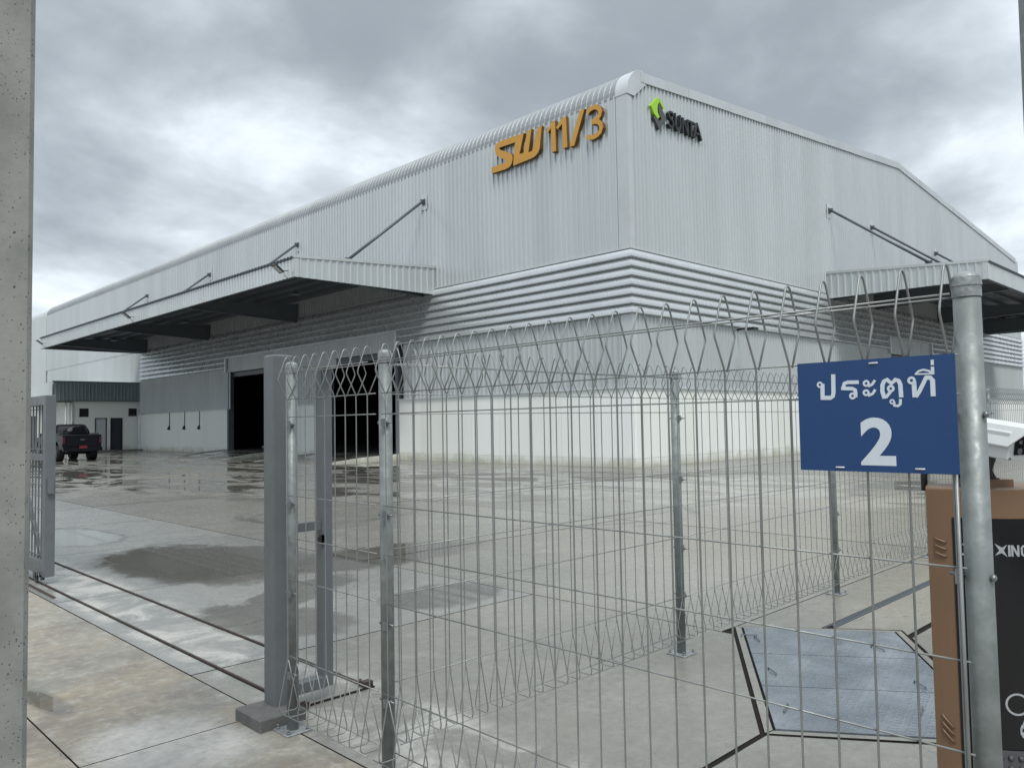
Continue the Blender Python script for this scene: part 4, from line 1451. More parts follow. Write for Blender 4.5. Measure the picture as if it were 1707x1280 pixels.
def wire_mesh():
    """one vertical wire: triangular roll at the foot, straight shank, kite shaped roll on top. local: x along the fence, y across"""
    b = MB()
    w_ = 0.052
    zt = 1.967
    e = 0.004
    top = [(0, 0, NODE_T), (0, 0, NODE_T)]
    pts = [(e, 0.0, NODE_B - 0.004), (e + 0.004, w_, 0.150), (e + 0.004, w_ - 0.004, 0.128), (e + 0.003, w_ - 0.016, 0.120), (0.002, -w_ + 0.016, 0.120), (0.0, -w_ + 0.004, 0.128), (0.0, -w_, 0.150),
           (0.0, -0.003, NODE_B - 0.008), (0.0, 0.0, NODE_B + 0.012), (0.0, 0.0, NODE_T - 0.014), (0.0, -0.004, NODE_T + 0.004),
           (0.0, -w_ + 0.002, 1.838), (0.0, -w_, 1.846), (0.0, -w_ + 0.002, 1.856), (0.001, -0.014, 1.952), (0.001, -0.008, 1.963), (0.002, 0.0, zt), (0.003, 0.008, 1.963), (0.004, 0.014, 1.952),
           (0.006, w_ - 0.002, 1.856), (0.007, w_, 1.846), (0.007, w_ - 0.002, 1.838), (0.007, 0.002, NODE_T - 0.006)]
    b.tube(pts, RW, 6)
    return b.mesh('vertical_wire', M['wire'])


WIRE = wire_mesh()
HZ = [(1.745, 0.006), (1.650, 0.006), (1.235, 0.006), (1.015, 0.006), (0.800, 0.006), (0.400, 0.006), (1.888, -0.036), (1.888, 0.036), (0.128, -0.056), (0.128, 0.056)]


def hwires(parent, axis, a, c, plane, sag=0.0):
    for z, off in HZ:
        b = MB()
        if axis == 'Y':
            b.tube([(plane + off, a, z), (plane + off, (a + c) / 2, z + random.uniform(-0.002, 0.002)), (plane + off, c, z)], 0.0027, 6)
        else:
            b.tube([(a, plane - off, z), ((a + c) / 2, plane - off, z + random.uniform(-0.003, 0.003)), (c, plane - off, z)], 0.0027, 6)
        obj('horizontal_wire', b.mesh('horizontal_wire', M['wire']), parent)


def post(parent, x, y, bdir=0):
    b = MB()
    b.tube([(x, y, 0.006), (x, y, 1.905)], 0.0305, 28)
    p = obj('post', b.mesh('post', M['galv']), parent)
    b = MB()
    b.tube([(x, y, 1.885), (x, y, 1.912)], 0.0325, 28, caps=False)
    b.tube([(x, y, 1.912), (x, y, 1.927)], 0.0345, 28, caps=False, r2=0.033)
    prev = (0.033, 1.927)
    for k in range(1, 6):
        th = k / 5 * math.pi / 2
        cur = (0.033 * math.cos(th) + 0.0005, 1.927 + 0.022 * math.sin(th))
        b.tube([(x, y, prev[1]), (x, y, cur[1])], prev[0], 28, caps=(k == 5), r2=cur[0])
        prev = cur
    obj('cap', b.mesh('cap', M['galvcap']), p)
    b = MB()
    b.bbox(x - 0.075, y - 0.075, 0.002, x + 0.075, y + 0.075, 0.010, 0.004)
    pl = obj('base_plate', b.mesh('base_plate', M['galvcap']), p)
    b = MB()
    for sx_ in (-1, 1):
        for sy_ in (-1, 1):
            b.cyl(x + sx_ * 0.056, y + sy_ * 0.056, 0.010, 0.019, 0.010, 6)
            b.cyl(x + sx_ * 0.056, y + sy_ * 0.056, 0.019, 0.034, 0.0045, 8)
    obj('anchor_bolt', b.mesh('anchor_bolt', M['bolt']), p)
    return p


def clamp(parent, x, y, z, dx, dy):
    """small wire clamp with its bolt through the post; (dx, dy) points from the post to the mesh"""
    b = MB()
    cx, cy = x + dx * 0.034, y + dy * 0.034
    if dx:
        b.box(cx - 0.004, cy - 0.012, z - 0.02, cx + 0.010, cy + 0.012, z + 0.02)
        b.tube([(x + dx * 0.075, y, z), (x - dx * 0.042, y, z)], 0.0045, 8)
        b.tube([(x + dx * 0.048, y, z), (x + dx * 0.056, y, z)], 0.009, 6)
    else:
        b.box(cx - 0.012, cy - 0.004, z - 0.02, cx + 0.012, cy + 0.010, z + 0.02)
        b.tube([(x, y + dy * 0.075, z), (x, y - dy * 0.042, z)], 0.0045, 8)
        b.tube([(x, y + dy * 0.048, z), (x, y + dy * 0.056, z)], 0.009, 6)
    obj('clamp', b.mesh('clamp', M['bolt']), parent)


def clamp_a(parent, x, y, z, sd):
    """clamp on the side of a post: sd = +1 or -1 along Y"""
    b = MB()
    b.box(x - 0.046, y + sd * 0.026, z - 0.018, x - 0.030, y + sd * 0.040, z + 0.018)
    b.box(x - 0.036, y + sd * 0.030, z - 0.007, x - 0.004, y + sd * 0.036, z + 0.007)
    b.tube([(x - 0.012, y + sd * 0.062, z), (x - 0.012, y - sd * 0.040, z)], 0.004, 8)
    b.tube([(x - 0.012, y + sd * 0.034, z), (x - 0.012, y + sd * 0.041, z)], 0.008, 6)
    b.tube([(x - 0.012, y - sd * 0.029, z), (x - 0.012, y - sd * 0.038, z)], 0.008, 6)
    obj('clamp', b.mesh('clamp', M['bolt']), parent)


FAX = 2.135
fa = thing('mesh_fence', 'close galvanised wire mesh fence carrying the blue sign, with three round posts', 'fence', (FAX, 2.2, 0))
MX = FAX - 0.042
for y_ in (0.585, 3.005, 3.865):
    post(fa, FAX, y_)
yw = [0.619 + 0.1012 * k for k in range(24)]
yw2 = [3.837 - 0.0935 * k for k in range(9)]
for y_ in yw + yw2:
    o = obj('vertical_wire', WIRE, fa, (MX, y_, 0), -math.pi / 2)
hwires(fa, 'Y', 0.600, 2.985, MX)
hwires(fa, 'Y', 3.03, 3.85, MX)
for y_, zs2 in ((0.585, (1.60, 1.215, 0.62, 0.25)), (3.005, (1.61, 1.19, 0.70, 0.36)), (3.865, (1.61, 1.19, 0.72, 0.30))):
    for z in zs2:
        clamp_a(fa, FAX, y_, z, 1 if y_ < 1 else -1)
b = MB()
b.tube([(MX - 0.004, 0.612, 0.3), (MX - 0.004, 0.612, 1.62)], 0.0045, 8)
obj('edge_wire', b.mesh('edge_wire', M['wire']), fa)

FBY = 3.13
fb = thing('mesh_fence', 'galvanised wire mesh fence running away beside the yard towards the right', 'fence', (7, FBY, 0))
MY = FBY - 0.042
xw = []
xp = 2.20
for xq in (4.665, 7.165, 9.665, 12.165, 14.665):
    post(fb, xq, FBY)
    n = 24
    for k in range(n):
        xw.append(xp + 0.06 + k * (xq - xp - 0.10) / (n - 1))
    hwires(fb, 'X', xp + 0.02, xq - 0.01, MY)
    for z in (1.61, 1.19, 0.72, 0.40):
        clamp(fb, xq, FBY, z, 0, -1)
    xp = xq
for x_ in xw:
    obj('vertical_wire', WIRE, fb, (x_, MY, 0), 0)

# ================================================================ BLUE SIGN
SXP = MX - 0.016
sg_ = thing('door_sign', 'blue sign with white Thai lettering and a large 2 on the close fence', 'sign', (SXP, 0.8, 1.6))
b = MB()
b.bbox(SXP - 0.0015, 0.600, 1.458, SXP + 0.0015, 0.993, 1.747, 0.0)
obj('board', b.mesh('board', M['blue']), sg_)
fnS = lambda u, v, w_: (SXP - 0.0015 - w_, 0.993 - u, v)


def glyph(ch, box, name, off=0.0):
    """one character of the built-in font, turned into a thin plate and fitted to its box (u0, v0, u1, v1)"""
    cu = bpy.data.curves.new('glyph', 'FONT')
    cu.body = ch
    cu.offset = off
    cu.resolution_u = 6
    to = bpy.data.objects.new('glyph', cu)
    COL.objects.link(to)
    bpy.context.view_layer.update()
    dg = bpy.context.evaluated_depsgraph_get()
    ev = to.evaluated_get(dg)
    me0 = ev.to_mesh()
    vs = [tuple(v.co) for v in me0.vertices]
    fs = [tuple(p.vertices) for p in me0.polygons]
    ev.to_mesh_clear()
    bpy.data.objects.remove(to)
    bpy.data.curves.remove(cu)
    x0_, x1_ = min(v[0] for v in vs), max(v[0] for v in vs)
    y0_, y1_ = min(v[1] for v in vs), max(v[1] for v in vs)
    u0, v0, u1, v1 = box
    out = [fnS(u0 + (v[0] - x0_) / (x1_ - x0_) * (u1 - u0), v0 + (v[1] - y0_) / (y1_ - y0_) * (v1 - v0), 0.0006) for v in vs]
    b = MB()
    b.add(out, fs)
    return obj(name, b.mesh(name, M['signwhite']), sg_)


TH = [
    ('po', [(0.069, 1.689), (0.068, 1.65)], 0.0110),
    ('po', [(0.063, 1.652), (0.09, 1.651), (0.096, 1.655), (0.098, 1.665), (0.099, 1.713)], 0.0110),
    ('ro', [(0.165, 1.689), (0.136, 1.69), (0.127, 1.687), (0.126, 1.682), (0.125, 1.675)], 0.0094),
    ('ro', [(0.119, 1.675), (0.148, 1.673), (0.155, 1.669), (0.156, 1.66), (0.155, 1.65)], 0.0094),
    ('ra', [(0.188, 1.677), (0.199, 1.682), (0.206, 1.692)], 0.0068),
    ('ra', [(0.187, 1.653), (0.199, 1.658), (0.206, 1.668)], 0.0068),
    ('to', [(0.228, 1.645), (0.223, 1.663), (0.224, 1.679), (0.228, 1.688), (0.235, 1.692), (0.246, 1.682), (0.256, 1.691), (0.263, 1.688), (0.267, 1.679), (0.268, 1.646)], 0.0104),
    ('to', [(0.225, 1.648), (0.232, 1.648), (0.243, 1.661)], 0.0078),
    ('uu', [(0.25, 1.636), (0.251, 1.626), (0.26, 1.625), (0.265, 1.629), (0.266, 1.642)], 0.0068),
    ('tho', [(0.299, 1.685), (0.3, 1.645)], 0.0110),
    ('tho', [(0.302, 1.646), (0.311, 1.659), (0.328, 1.693)], 0.0094),
    ('tho', [(0.325, 1.692), (0.337, 1.692), (0.342, 1.685), (0.342, 1.646)], 0.0110),
    ('ii', [(0.304, 1.702), (0.311, 1.709), (0.322, 1.712), (0.335, 1.708), (0.342, 1.701)], 0.0052),
    ('ii', [(0.302, 1.702), (0.346, 1.701)], 0.0037),
    ('ii', [(0.343, 1.718), (0.343, 1.699)], 0.0073),
    ('tone', [(0.343, 1.735), (0.343, 1.722)], 0.0070),
]
RG = [
    ('po', (0.062, 1.687), 0.0084, 0.0034),
    ('ro', (0.148, 1.654), 0.0091, 0.0034),
    ('ra', (0.184, 1.685), 0.0089, 0.0034),
    ('ra', (0.183, 1.661), 0.0089, 0.0034),
    ('to', (0.244, 1.669), 0.0094, 0.0034),
    ('uu', (0.246, 1.636), 0.0065, 0.0026),
    ('tho', (0.294, 1.687), 0.0099, 0.0037),
]
NM = {'po': 'po_pla', 'ro': 'ro_ruea', 'ra': 'sara_a', 'to': 'to_tao', 'uu': 'sara_uu', 'tho': 'tho_thahan', 'ii': 'sara_ii', 'tone': 'tone_mark'}
for key, nm in NM.items():
    b = MB()
    q_ = 0
    for k_, pts, wd in TH:
        if k_ != key: continue
        q_ += 1
        b.prism(ribbon(pts, wd), 0.0002, 0.0008 + 0.0002 * q_, fnS)
    for k_, (cu_, cv_), ro_, ri_ in RG:
        if k_ != key: continue
        q_ += 1
        w_ = 0.0008 + 0.0002 * q_
        vs = [fnS(cu_ + r_ * math.cos(t_ * math.pi / 12), cv_ + r_ * math.sin(t_ * math.pi / 12), w_) for r_ in (ri_, ro_) for t_ in range(24)]
        b.add(vs, [(t_, (t_ + 1) % 24, 24 + (t_ + 1) % 24, 24 + t_) for t_ in range(24)])
        b.cur = 1
        vs = [fnS(cu_ + ri_ * math.cos(t_ * math.pi / 12), cv_ + ri_ * math.sin(t_ * math.pi / 12), w_ + 0.00005) for t_ in range(24)]
        b.add(vs, [tuple(range(24))])
        b.cur = 0
    obj(nm, b.mesh(nm, [M['signwhite'], M['blue']]), sg_)
glyph('2', (0.163, 1.475, 0.250, 1.597), 'digit', 0.03)
for u, v in ((0.203, 1.736), (0.108, 1.468), (0.305, 1.469)):
    b = MB()
    b.tube([fnS(u - 0.011, v, -0.004), fnS(u - 0.010, v, 0.002), fnS(u + 0.010, v, 0.002), fnS(u + 0.011, v, -0.004)], 0.0022, 6)
    obj('wire_tie', b.mesh('wire_tie', M['housing']), sg_)

# ================================================================ GATE
gt = thing('sliding_gate', 'slate grey steel sliding gate standing open at the left beside the concrete post', 'gate', (2.36, 9.3, 0))
gx0, gx1 = 2.325, 2.425
GY0, GY1 = 9.36, 15.36
b = MB()
b.bbox(gx0, GY0, 0.075, gx1, GY0 + 0.10, 1.975, 0.006)
obj('stile', b.mesh('stile', M['paint']), gt)
b = MB()
b.bbox(gx0, GY1, 0.075, gx1, GY1 + 0.10, 1.975, 0.006)
obj('stile', b.mesh('stile', M['paint']), gt)
for za, zb in ((1.875, 1.974), (1.285, 1.345), (0.085, 0.225)):
    b = MB()
    b.box(gx0 + 0.002, GY0 + 0.1, za, gx1 - 0.002, GY1, zb)
    obj('rail', b.mesh('rail', M['paint']), gt)
b = MB()
b.box(gx0 + 0.01, GY0 + 1.05, 0.225, gx1 - 0.01, GY0 + 1.12, 1.285)
obj('inner_stile', b.mesh('inner_stile', M['paint']), gt)
pb = MB()
pb.box(-0.008, -0.008, 1.345, 0.008, 0.008, 1.875)
pme = pb.mesh('bar', M['paint'])
pb = MB()
pb.box(-0.007, -0.007, 0.225, 0.007, 0.007, 1.285)
pme2 = pb.mesh('bar', M['paint'])
for k in range(44):
    y_ = GY0 + 0.19 + k * 0.125
    obj('bar', pme, gt, (2.375, y_, 0))
    obj('bar', pme2, gt, (2.375, y_, 0))
for z in (1.83, 1.40, 1.22, 1.02, 0.76, 0.50, 0.27):
    b = MB()
    b.tube([(2.36, GY0 + 0.1, z), (2.36, GY1, z)], 0.005, 6)
    obj('cross_wire', b.mesh('cross_wire', M['paint']), gt)
for ya, za, yb, zb in ((10.75, 1.27, 9.75, 0.26), (12.0, 0.25, 13.2, 1.27)):
    b = MB()
    d = Vector((0, yb - ya, zb - za)).normalized()
    nn = Vector((0, -d.z, d.y)) * 0.035
    a_, c_ = Vector((2.378, ya, za)), Vector((2.378, yb, zb))
    vs = [a_ + nn, a_ - nn, c_ - nn, c_ + nn]
    b.add([v for v in vs] + [v + Vector((0.035, 0, 0)) for v in vs], [(0, 1, 2, 3), (7, 6, 5, 4), (0, 4, 5, 1), (1, 5, 6, 2), (2, 6, 7, 3), (3, 7, 4, 0)])
    obj('brace', fix_normals(b.mesh('brace', M['paint'])), gt)
b = MB()
b.box(gx0 + 0.02, GY0 - 0.035, 0.94, gx0 + 0.08, GY0 - 0.001, 1.10)
obj('latch', b.mesh('latch', M['paint']), gt)
for y_ in (9.55, 14.6):
    b = MB()
    for q in (-0.028, 0.028):
        b.tube([(2.33 + q - 0.012, y_, 0.068), (2.33 + q - 0.004, y_, 0.068)], 0.050, 20, r2=0.044)
        b.tube([(2.33 + q + 0.004, y_, 0.068), (2.33 + q + 0.012, y_, 0.068)], 0.044, 20, r2=0.050)
    b.tube([(2.28, y_, 0.068), (2.38, y_, 0.068)], 0.012, 8)
    b.box(2.275, y_ - 0.03, 0.05, 2.283, y_ + 0.03, 0.12)
    obj('wheel', b.mesh('wheel', M['rim']), gt)

# gate post with catch frame
gp = thing('gate_post', 'slate grey square gate post with catch frame, standing on a concrete block', 'gate post', (2.2, 4.16, 0))
b = MB()
b.bbox(2.140, 4.075, 0.066, 2.262, 4.197, 2.005, 0.008)
obj('column', b.mesh('column', M['paint']), gp)
b = MB()
b.bbox(1.990, 3.945, 0.0, 2.262, 4.235, 0.066, 0.006)
obj('concrete_block', b.mesh('concrete_block', mat('dark_rough_concrete', (0.12, 0.12, 0.115), 0.8, 0, 0.3, 10, 0.6, 60)), gp)
b = MB()
b.box(2.262, 4.10, 1.945, 2.56, 4.18, 1.998)
obj('frame_bar', b.mesh('frame_bar', M['paint']), gp)
b = MB()
b.box(2.262, 4.18, 0.985, 2.52, 4.225, 1.035)
obj('frame_bar', b.mesh('frame_bar', M['paint']), gp)
b = MB()
b.box(2.262, 4.145, 0.07, 2.50, 4.225, 0.13)
obj('frame_bar', b.mesh('frame_bar', M['paint']), gp)
b = MB()
b.bbox(2.500, 4.170, 0.065, 2.572, 4.242, 1.998, 0.004)
obj('frame_upright', b.mesh('frame_upright', M['paint']), gp)
b = MB()
b.tube([(2.485, 4.150, 0.935), (2.485, 4.162, 0.935)], 0.024, 16)
b.box(2.485, 4.150, 0.911, 2.50, 4.162, 0.959)
obj('catch_plate', b.mesh('catch_plate', M['plastic']), gp)
b = MB()
b.cyl(2.485, 4.156, 0, 0.001, 0.001, 4)

# ================================================================ CONCRETE POST (left) AND STEEL POLE (right)
cp = MB()
lx, ly = 0.578, 2.470
ez = Vector((0.989, -0.15, 0)).normalized()       # along the visible face, towards the right
ey = Vector((0.15, 0.989, 0)).normalized()
cor = Vector((lx, ly, 0))
c_ = 0.012
sq = [cor - ez * 0.32, cor - ez * c_, cor + ey * c_, cor + ey * 0.30, cor - ez * 0.32 + ey * 0.30]
cp.prism([(q.x, q.y) for q in sq], -0.02, 6.5, lambda u, v, w_: (u, v, w_))
tag(obj('concrete_post', fix_normals(cp.mesh('concrete_post', M['concrete']))), 'tall square pitted concrete post at the left edge, close to the camera', 'post')
b = MB()
px0, py0 = 3.50, 0.80
dirr = Vector((-0.0105, 0.0, 0.0))
b.tube([(3.535, 0.700, 0.0), (3.535 - 0.035, 0.665, 6.0)], 0.055, 20)
tag(obj('steel_pole', b.mesh('steel_pole', M['galv'])), 'grey steel pole leaving the top right corner, leaning slightly', 'pole')

# ================================================================ KIOSK
KC = Vector((3.02, 0.865, 0))      # axis of the rounded front
KR = 0.335
fwd = Vector((-0.70, -0.712, 0))   # towards the camera
ang0 = math.atan2(fwd.y, fwd.x)
KROT = R(-6)


def kf(s_, z, off=0.0):
    """point on the rounded front: s_ metres along the arc from its centre line (right positive as seen), off outwards"""
    a_ = ang0 + KROT + s_ / KR
    return (KC.x + math.cos(a_) * (KR + off), KC.y + math.sin(a_) * (KR + off), z)


# in view, right = larger angle?  fwd rotated anticlockwise points to the viewer's right
kt = thing('access_terminal', 'brown and black rounded access terminal with white icons behind the right post', 'terminal', (KC.x, KC.y, 0))
HS = 0.242
KZ = 1.372
ns = 20
back = 0.16
b = MB()
arc = [kf(-HS + 2 * HS * k / ns, 0) for k in range(ns + 1)]
bk = Vector((math.cos(ang0 + KROT), math.sin(ang0 + KROT), 0)) * -back
mid = Vector(((arc[0][0] + arc[-1][0]) / 2, (arc[0][1] + arc[-1][1]) / 2, 0))
ring = [(p[0], p[1]) for p in arc] + [(mid.x + (arc[e_][0] - mid.x) * 0.72 + bk.x, mid.y + (arc[e_][1] - mid.y) * 0.72 + bk.y) for e_ in (-1, 0)]
nrg = len(ring)
vs = [(x_, y_, 0.0) for x_, y_ in ring] + [(x_, y_, KZ - 0.004) for x_, y_ in ring]
cx = sum(p[0] for p in ring) / nrg
cy = sum(p[1] for p in ring) / nrg
vs += [(cx + (x_ - cx) * 0.985, cy + (y_ - cy) * 0.985, KZ) for x_, y_ in ring]
fs = [tuple(range(2 * nrg, 3 * nrg))]
for lv in (0, 1):
    for i in range(nrg):
        j = (i + 1) % nrg
        fs.append((lv * nrg + i, lv * nrg + j, (lv + 1) * nrg + j, (lv + 1) * nrg + i))
b.add(vs, fs)
obj('enclosure', fix_normals(b.mesh('enclosure', M['brown'])), kt)


def kpanel(s0, s1, z0, z1, off, mt, name, n=14, parent=None):
    b = MB()
    vs = []
    for k in range(n + 1):
        s_ = s0 + (s1 - s0) * k / n
        vs += [kf(s_, z0, off), kf(s_, z1, off)]
    fs = [(2 * i, 2 * i + 2, 2 * i + 3, 2 * i + 1) for i in range(n)]
    b.add(vs, fs)
    return obj(name, b.mesh(name, mt), parent or kt)


pan = kpanel(-0.172, 0.172, 0.10, KZ - 0.088, 0.0025, M['glassblack'], 'front_panel')
b = MB()
for s_ in (-0.180, 0.180):
    pass
# pressed louvres in the side borders
for sc0 in (-0.206, 0.206):
    for zc, tilt in ((1.212, 0.006), (1.19, 0.006), (1.168, 0.006), (0.66, 0.018), (0.638, 0.018), (0.616, 0.018)):
        b = MB()
        sg = 1 if sc0 < 0 else -1
        b.tube([kf(sc0 - 0.016, zc + tilt, 0.0), kf(sc0 - 0.010, zc + tilt * 0.6, 0.004), kf(sc0 + 0.010, zc - tilt * 0.6, 0.004), kf(sc0 + 0.016, zc - tilt, 0.0)], 0.0035, 8)
        obj('vent', b.mesh('vent', M['brown']), kt)


def kstroke(lines, wd, name, off=0.0035, mt='iconwhite'):
    """flat printed strokes following the curved glass: lists of (s, z)"""
    b = MB()
    for pts in lines:
        dense = [pts[0]]
        for p, q in zip(pts, pts[1:]):
            for k in range(1, 4):
                dense.append((p[0] + (q[0] - p[0]) * k / 3, p[1] + (q[1] - p[1]) * k / 3))
        P_ = [Vector((p[0], p[1], 0)) for p in dense]
        vs = []
        for i, p in enumerate(P_):
            d = (P_[min(i + 1, len(P_) - 1)] - P_[max(i - 1, 0)]).normalized()
            nn = Vector((-d.y, d.x, 0)) * wd / 2
            vs += [kf(p.x + nn.x, p.y + nn.y, off), kf(p.x - nn.x, p.y - nn.y, off)]
        b.add(vs, [(2 * i, 2 * i + 1, 2 * i + 3, 2 * i + 2) for i in range(len(P_) - 1)])
    return obj(name, b.mesh(name, M[mt]), pan)


def kpoly(polys, name, off=0.0035, mt='iconwhite'):
    b = MB()
    for pl in polys:
        b.add([kf(s_, z, off) for s_, z in pl], [tuple(range(len(pl)))])
    return obj(name, b.mesh(name, M[mt]), pan)


KT0, KT1 = 1.172, 1.206
kstroke([[(-0.146, KT1 - 0.002), (-0.126, KT1 - 0.002)], [(-0.133, KT1), (-0.133, KT0 + 0.008), (-0.138, KT0 + 0.002), (-0.150, KT0 + 0.002)]], 0.006, 'logo_letter')
kpoly([[(q_ - 0.046, z_) for q_, z_ in ((-0.016, KT1 + 0.004), (0.004, KT1 - 0.008), (0.018, KT1 + 0.002), (0.008, KT1 - 0.016), (0.018, KT0 - 0.002), (0.002, KT0 + 0.010), (-0.016, KT0 + 0.002), (-0.004, KT1 - 0.016))]], 'logo_star')
kstroke([[(-0.023, KT0), (-0.023, KT1)]], 0.0065, 'logo_letter')
kstroke([[(-0.015, KT0), (-0.015, KT1)], [(-0.014, KT1 - 0.002), (0.001, KT0 + 0.002)], [(0.002, KT0), (0.002, KT1)]], 0.006, 'logo_letter')
kstroke([[(0.030, KT1 - 0.003), (0.016, KT1 - 0.003), (0.012, KT1 - 0.008), (0.012, KT0 + 0.008), (0.016, KT0 + 0.003), (0.030, KT0 + 0.003), (0.030, KT0 + 0.017), (0.022, KT0 + 0.017)]], 0.006, 'logo_letter')
RC = (-0.020, 0.735)
kstroke([[(RC[0] + 0.030 * math.cos(t_ * math.pi / 14), RC[1] + 0.030 * math.sin(t_ * math.pi / 14)) for t_ in range(29)]], 0.006, 'ring_icon')
CX, CZ = 0.028, 0.662
kstroke([[(CX - 0.036, CZ + 0.012), (CX - 0.028, CZ + 0.032), (CX + 0.028, CZ + 0.032), (CX + 0.036, CZ + 0.012)]], 0.005, 'car_icon')
kpoly([[(CX - 0.044, CZ + 0.004), (CX - 0.040, CZ + 0.014), (CX + 0.040, CZ + 0.014), (CX + 0.044, CZ + 0.004), (CX + 0.044, CZ - 0.012), (CX + 0.038, CZ - 0.024), (CX + 0.026, CZ - 0.024), (CX + 0.026, CZ - 0.015),
        (CX - 0.026, CZ - 0.015), (CX - 0.026, CZ - 0.024), (CX - 0.038, CZ - 0.024), (CX - 0.044, CZ - 0.012)]], 'car_icon')
kpoly([[(CX + sg * 0.033 + 0.006 * math.cos(t_), CZ - 0.001 + 0.006 * math.sin(t_)) for t_ in [k * math.pi / 5 for k in range(10)]] for sg in (-1, 1)], 'car_icon_lamp', 0.0045, 'glassblack')
kstroke([[(CX - 0.020, CZ + 0.001), (CX + 0.020, CZ + 0.001)], [(CX - 0.020, CZ - 0.007), (CX + 0.020, CZ - 0.007)]], 0.003, 'car_icon_grille', 0.0045, 'glassblack')
gr = kpanel(-0.10, 0.165, 0.30, 0.600, 0.006, M['gunmetal'], 'speaker_panel')
for r_ in range(8):
    for c2 in range(9):
        b = MB()
        p0 = kf(-0.072 + c2 * 0.027, 0.578 - r_ * 0.030, 0.006)
        p1 = kf(-0.072 + c2 * 0.027, 0.578 - r_ * 0.030, 0.013)
        b.tube([p0, p1], 0.010, 8, r2=0.004)
        obj('stud', b.mesh('stud', M['gunmetal']), gr)
# plinth for the camera
tp = Vector((KC.x, KC.y, 0)) + Vector((math.cos(ang0), math.sin(ang0), 0)) * 0.20
rt = Vector((0.7134, -0.7005, 0))
up_ = Vector((0.70, 0.712, 0))


def kbox(c, a_, d_, z0, z1, name, mt, parent):
    b = MB()
    vs = [(c + rt * sx_ * a_ + up_ * sy_ * d_) for sx_, sy_ in ((-1, -1), (1, -1), (1, 1), (-1, 1))]
    b.prism([(v.x, v.y) for v in vs], z0, z1, lambda u, v, w_: (u, v, w_))
    return obj(name, fix_normals(b.mesh(name, mt)), parent)


kbox(tp - rt * 0.035 + up_ * 0.02, 0.065, 0.05, KZ - 0.002, KZ + 0.022, 'plinth', M['brown'], kt)
# cable behind the sign
b = MB()
q0 = tp - rt * 0.185 + up_ * 0.10
b.tube([(q0.x, q0.y, KZ - 0.02), (q0.x, q0.y, KZ + 0.03), (q0.x + rt.x * 0.012, q0.y + rt.y * 0.012, KZ + 0.07), (q0.x + rt.x * 0.05, q0.y + rt.y * 0.05, KZ + 0.12), (q0.x + rt.x * 0.12, q0.y + rt.y * 0.12, KZ + 0.14)], 0.0105, 10)
tag(obj('black_cable', b.mesh('black_cable', M['plastic'])), 'black corrugated cable rising from the brown terminal behind the blue sign', 'cable')

# number plate camera
ct = thing('security_camera', 'white box camera on a black bracket above the brown terminal', 'camera', (tp.x, tp.y, KZ + 0.02))
org = Vector((0, 0, 1.6)) + RT * 0 + Vector((0, 0, 0))
RTv, UPv, FWv = RT, UP, FW


def cpt(x, y, d):
    """helper: a point given by lateral, vertical and forward metres from the eye (used to lay out the housing)"""
    return Vector((0, 0, 1.6)) + RT * x + UP * y + FW * d


# front lower-left corner, and the body's three axes
f0 = cpt(1.465, -0.262, 2.33)
axb = (cpt(1.30, -0.170, 2.72) - cpt(1.465, -0.215, 2.33)).normalized()     # towards the back
axr = Vector((axb.y, -axb.x, 0)).normalized()
if axr.dot(RT) < 0:
    axr = -axr
axu = axr.cross(axb).normalized()
if axu.z < 0:
    axu = -axu
W_, H_, L_ = 0.135, 0.085, 0.36
f0 = cpt(1.462, -0.226, 2.33)


def cbox(o, r0, r1, u0, u1, b0, b1, name, mt, parent, bevel=0.0):
    b = MB()
    vs = [o + axr * r + axu * u + axb * k for k in (b0, b1) for r, u in ((r0, u0), (r1, u0), (r1, u1), (r0, u1))]
    b.add(vs, [(0, 1, 2, 3), (7, 6, 5, 4), (0, 4, 5, 1), (1, 5, 6, 2), (2, 6, 7, 3), (3, 7, 4, 0)])
    o_ = obj(name, fix_normals(b.mesh(name, mt)), parent)
    if bevel:
        m_ = o_.modifiers.new('bevel', 'BEVEL')
        m_.width = bevel
        m_.segments = 2
    return o_


hs = cbox(f0, 0, W_, 0, H_, 0, L_, 'housing', M['housing'], ct, 0.004)
# sun shield: folded roof with drooping sides, overhanging the front
b = MB()
sec = [(-0.010, H_ * 0.48), (-0.010, H_ * 0.52), (0.012, H_ + 0.016), (W_ - 0.012, H_ + 0.016), (W_ + 0.010, H_ * 0.52), (W_ + 0.010, H_ * 0.48), (W_ + 0.004, H_ * 0.48), (W_ - 0.014, H_ + 0.006), (0.014, H_ + 0.006), (-0.005, H_ * 0.48)]
n_ = len(sec)
vs = []
for k, (kb) in enumerate((-0.055, L_ + 0.02)):
    for r, u in sec:
        kk = kb + (0.055 * (1 - (u - H_ * 0.48) / (H_ * 0.52 + 0.016)) if k == 0 else 0)
        vs.append(f0 + axr * r + axu * u + axb * kk)
b.add(vs, [(i, (i + 1) % n_, (i + 1) % n_ + n_, i + n_) for i in range(n_)] + [tuple(range(n_)), tuple(reversed(range(n_, 2 * n_)))])
obj('sun_shield', fix_normals(b.mesh('sun_shield', M['housing'])), ct)
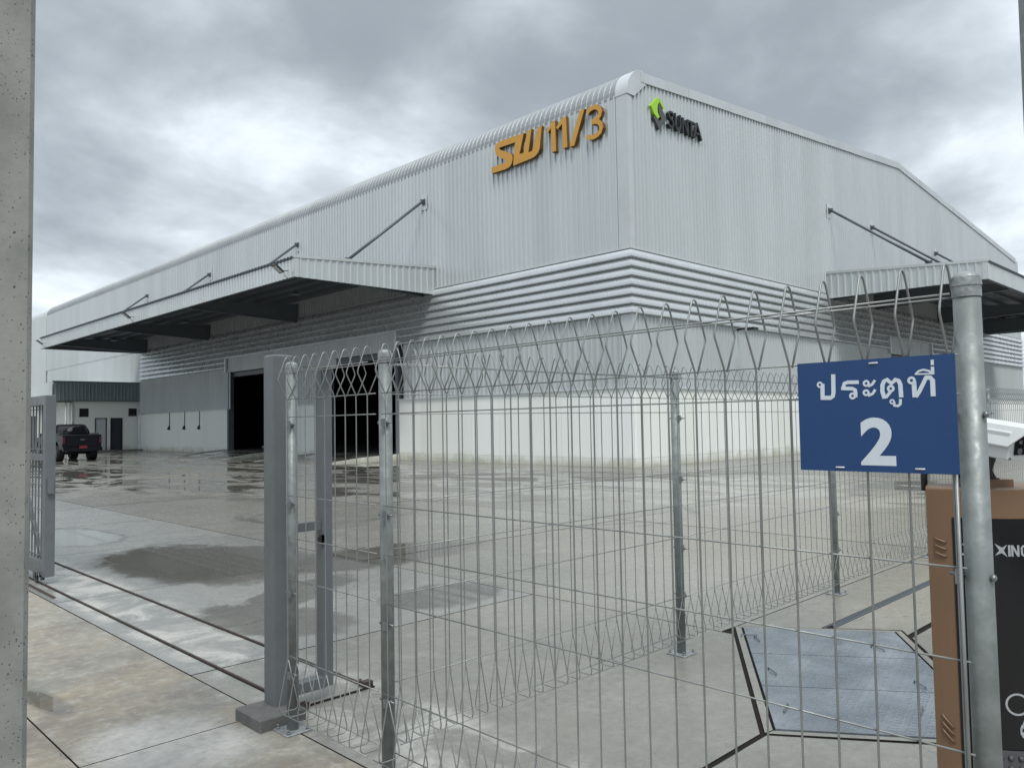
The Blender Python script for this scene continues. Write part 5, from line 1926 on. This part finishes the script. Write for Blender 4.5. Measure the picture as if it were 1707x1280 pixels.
wn = cbox(f0, 0.022, W_ - 0.012, 0.016, H_ - 0.012, -0.003, -0.001, 'front_glass', M['lens'], ct)
for r, u, rr in ((0.040, 0.028, 0.009), (0.040, 0.055, 0.006), (0.075, 0.042, 0.018), (0.110, 0.03, 0.008), (0.110, 0.055, 0.008)):
    b = MB()
    p = f0 + axr * r + axu * u
    b.tube([p - axb * 0.003, p - axb * 0.008], rr, 16)
    obj('lens', b.mesh('lens', M['bolt']), wn)
for r, u in ((0.006, 0.006), (0.006, H_ - 0.012), (W_ - 0.006, 0.006)):
    b = MB()
    p = f0 + axr * r + axu * u
    b.tube([p - axb * 0.0005, p - axb * 0.004], 0.004, 8)
    obj('screw', b.mesh('screw', M['bolt']), hs)
# bracket from the plinth up to the housing
bp_ = tp - rt * 0.055 + up_ * 0.02
bz0 = KZ + 0.022
b = MB()
botc = f0 + axr * (W_ * 0.3) + axb * 0.13
for sgn in (-1, 1):
    o1 = rt * 0.0
    prof_ = [(-0.045, bz0), (0.045, bz0), (0.030, bz0 + 0.028), (0.044, bz0 + 0.065), (0.026, bz0 + 0.10), (-0.03, bz0 + 0.112), (-0.045, bz0 + 0.06)]
    cc = bp_ + up_ * (0.03 * sgn)
    b.prism(prof_, -0.002, 0.002, lambda u, v, w_, cc=cc: (cc.x + rt.x * u + up_.x * w_, cc.y + rt.y * u + up_.y * w_, v))
b.prism([(-0.05, bz0), (0.05, bz0), (0.05, bz0 + 0.004), (-0.05, bz0 + 0.004)], -0.035, 0.035, lambda u, v, w_: (bp_.x + rt.x * u + up_.x * w_, bp_.y + rt.y * u + up_.y * w_, v))
br = obj('bracket', fix_normals(b.mesh('bracket', M['plastic'])), ct)
for u, v in ((0.012, bz0 + 0.035), (0.0, bz0 + 0.055), (0.018, bz0 + 0.085), (-0.01, bz0 + 0.09)):
    b = MB()
    p = bp_ - up_ * 0.032 + rt * u + Vector((0, 0, v))
    b.tube([p, p - up_ * 0.005], 0.006, 10)
    obj('bolt', b.mesh('bolt', M['bolt']), br)
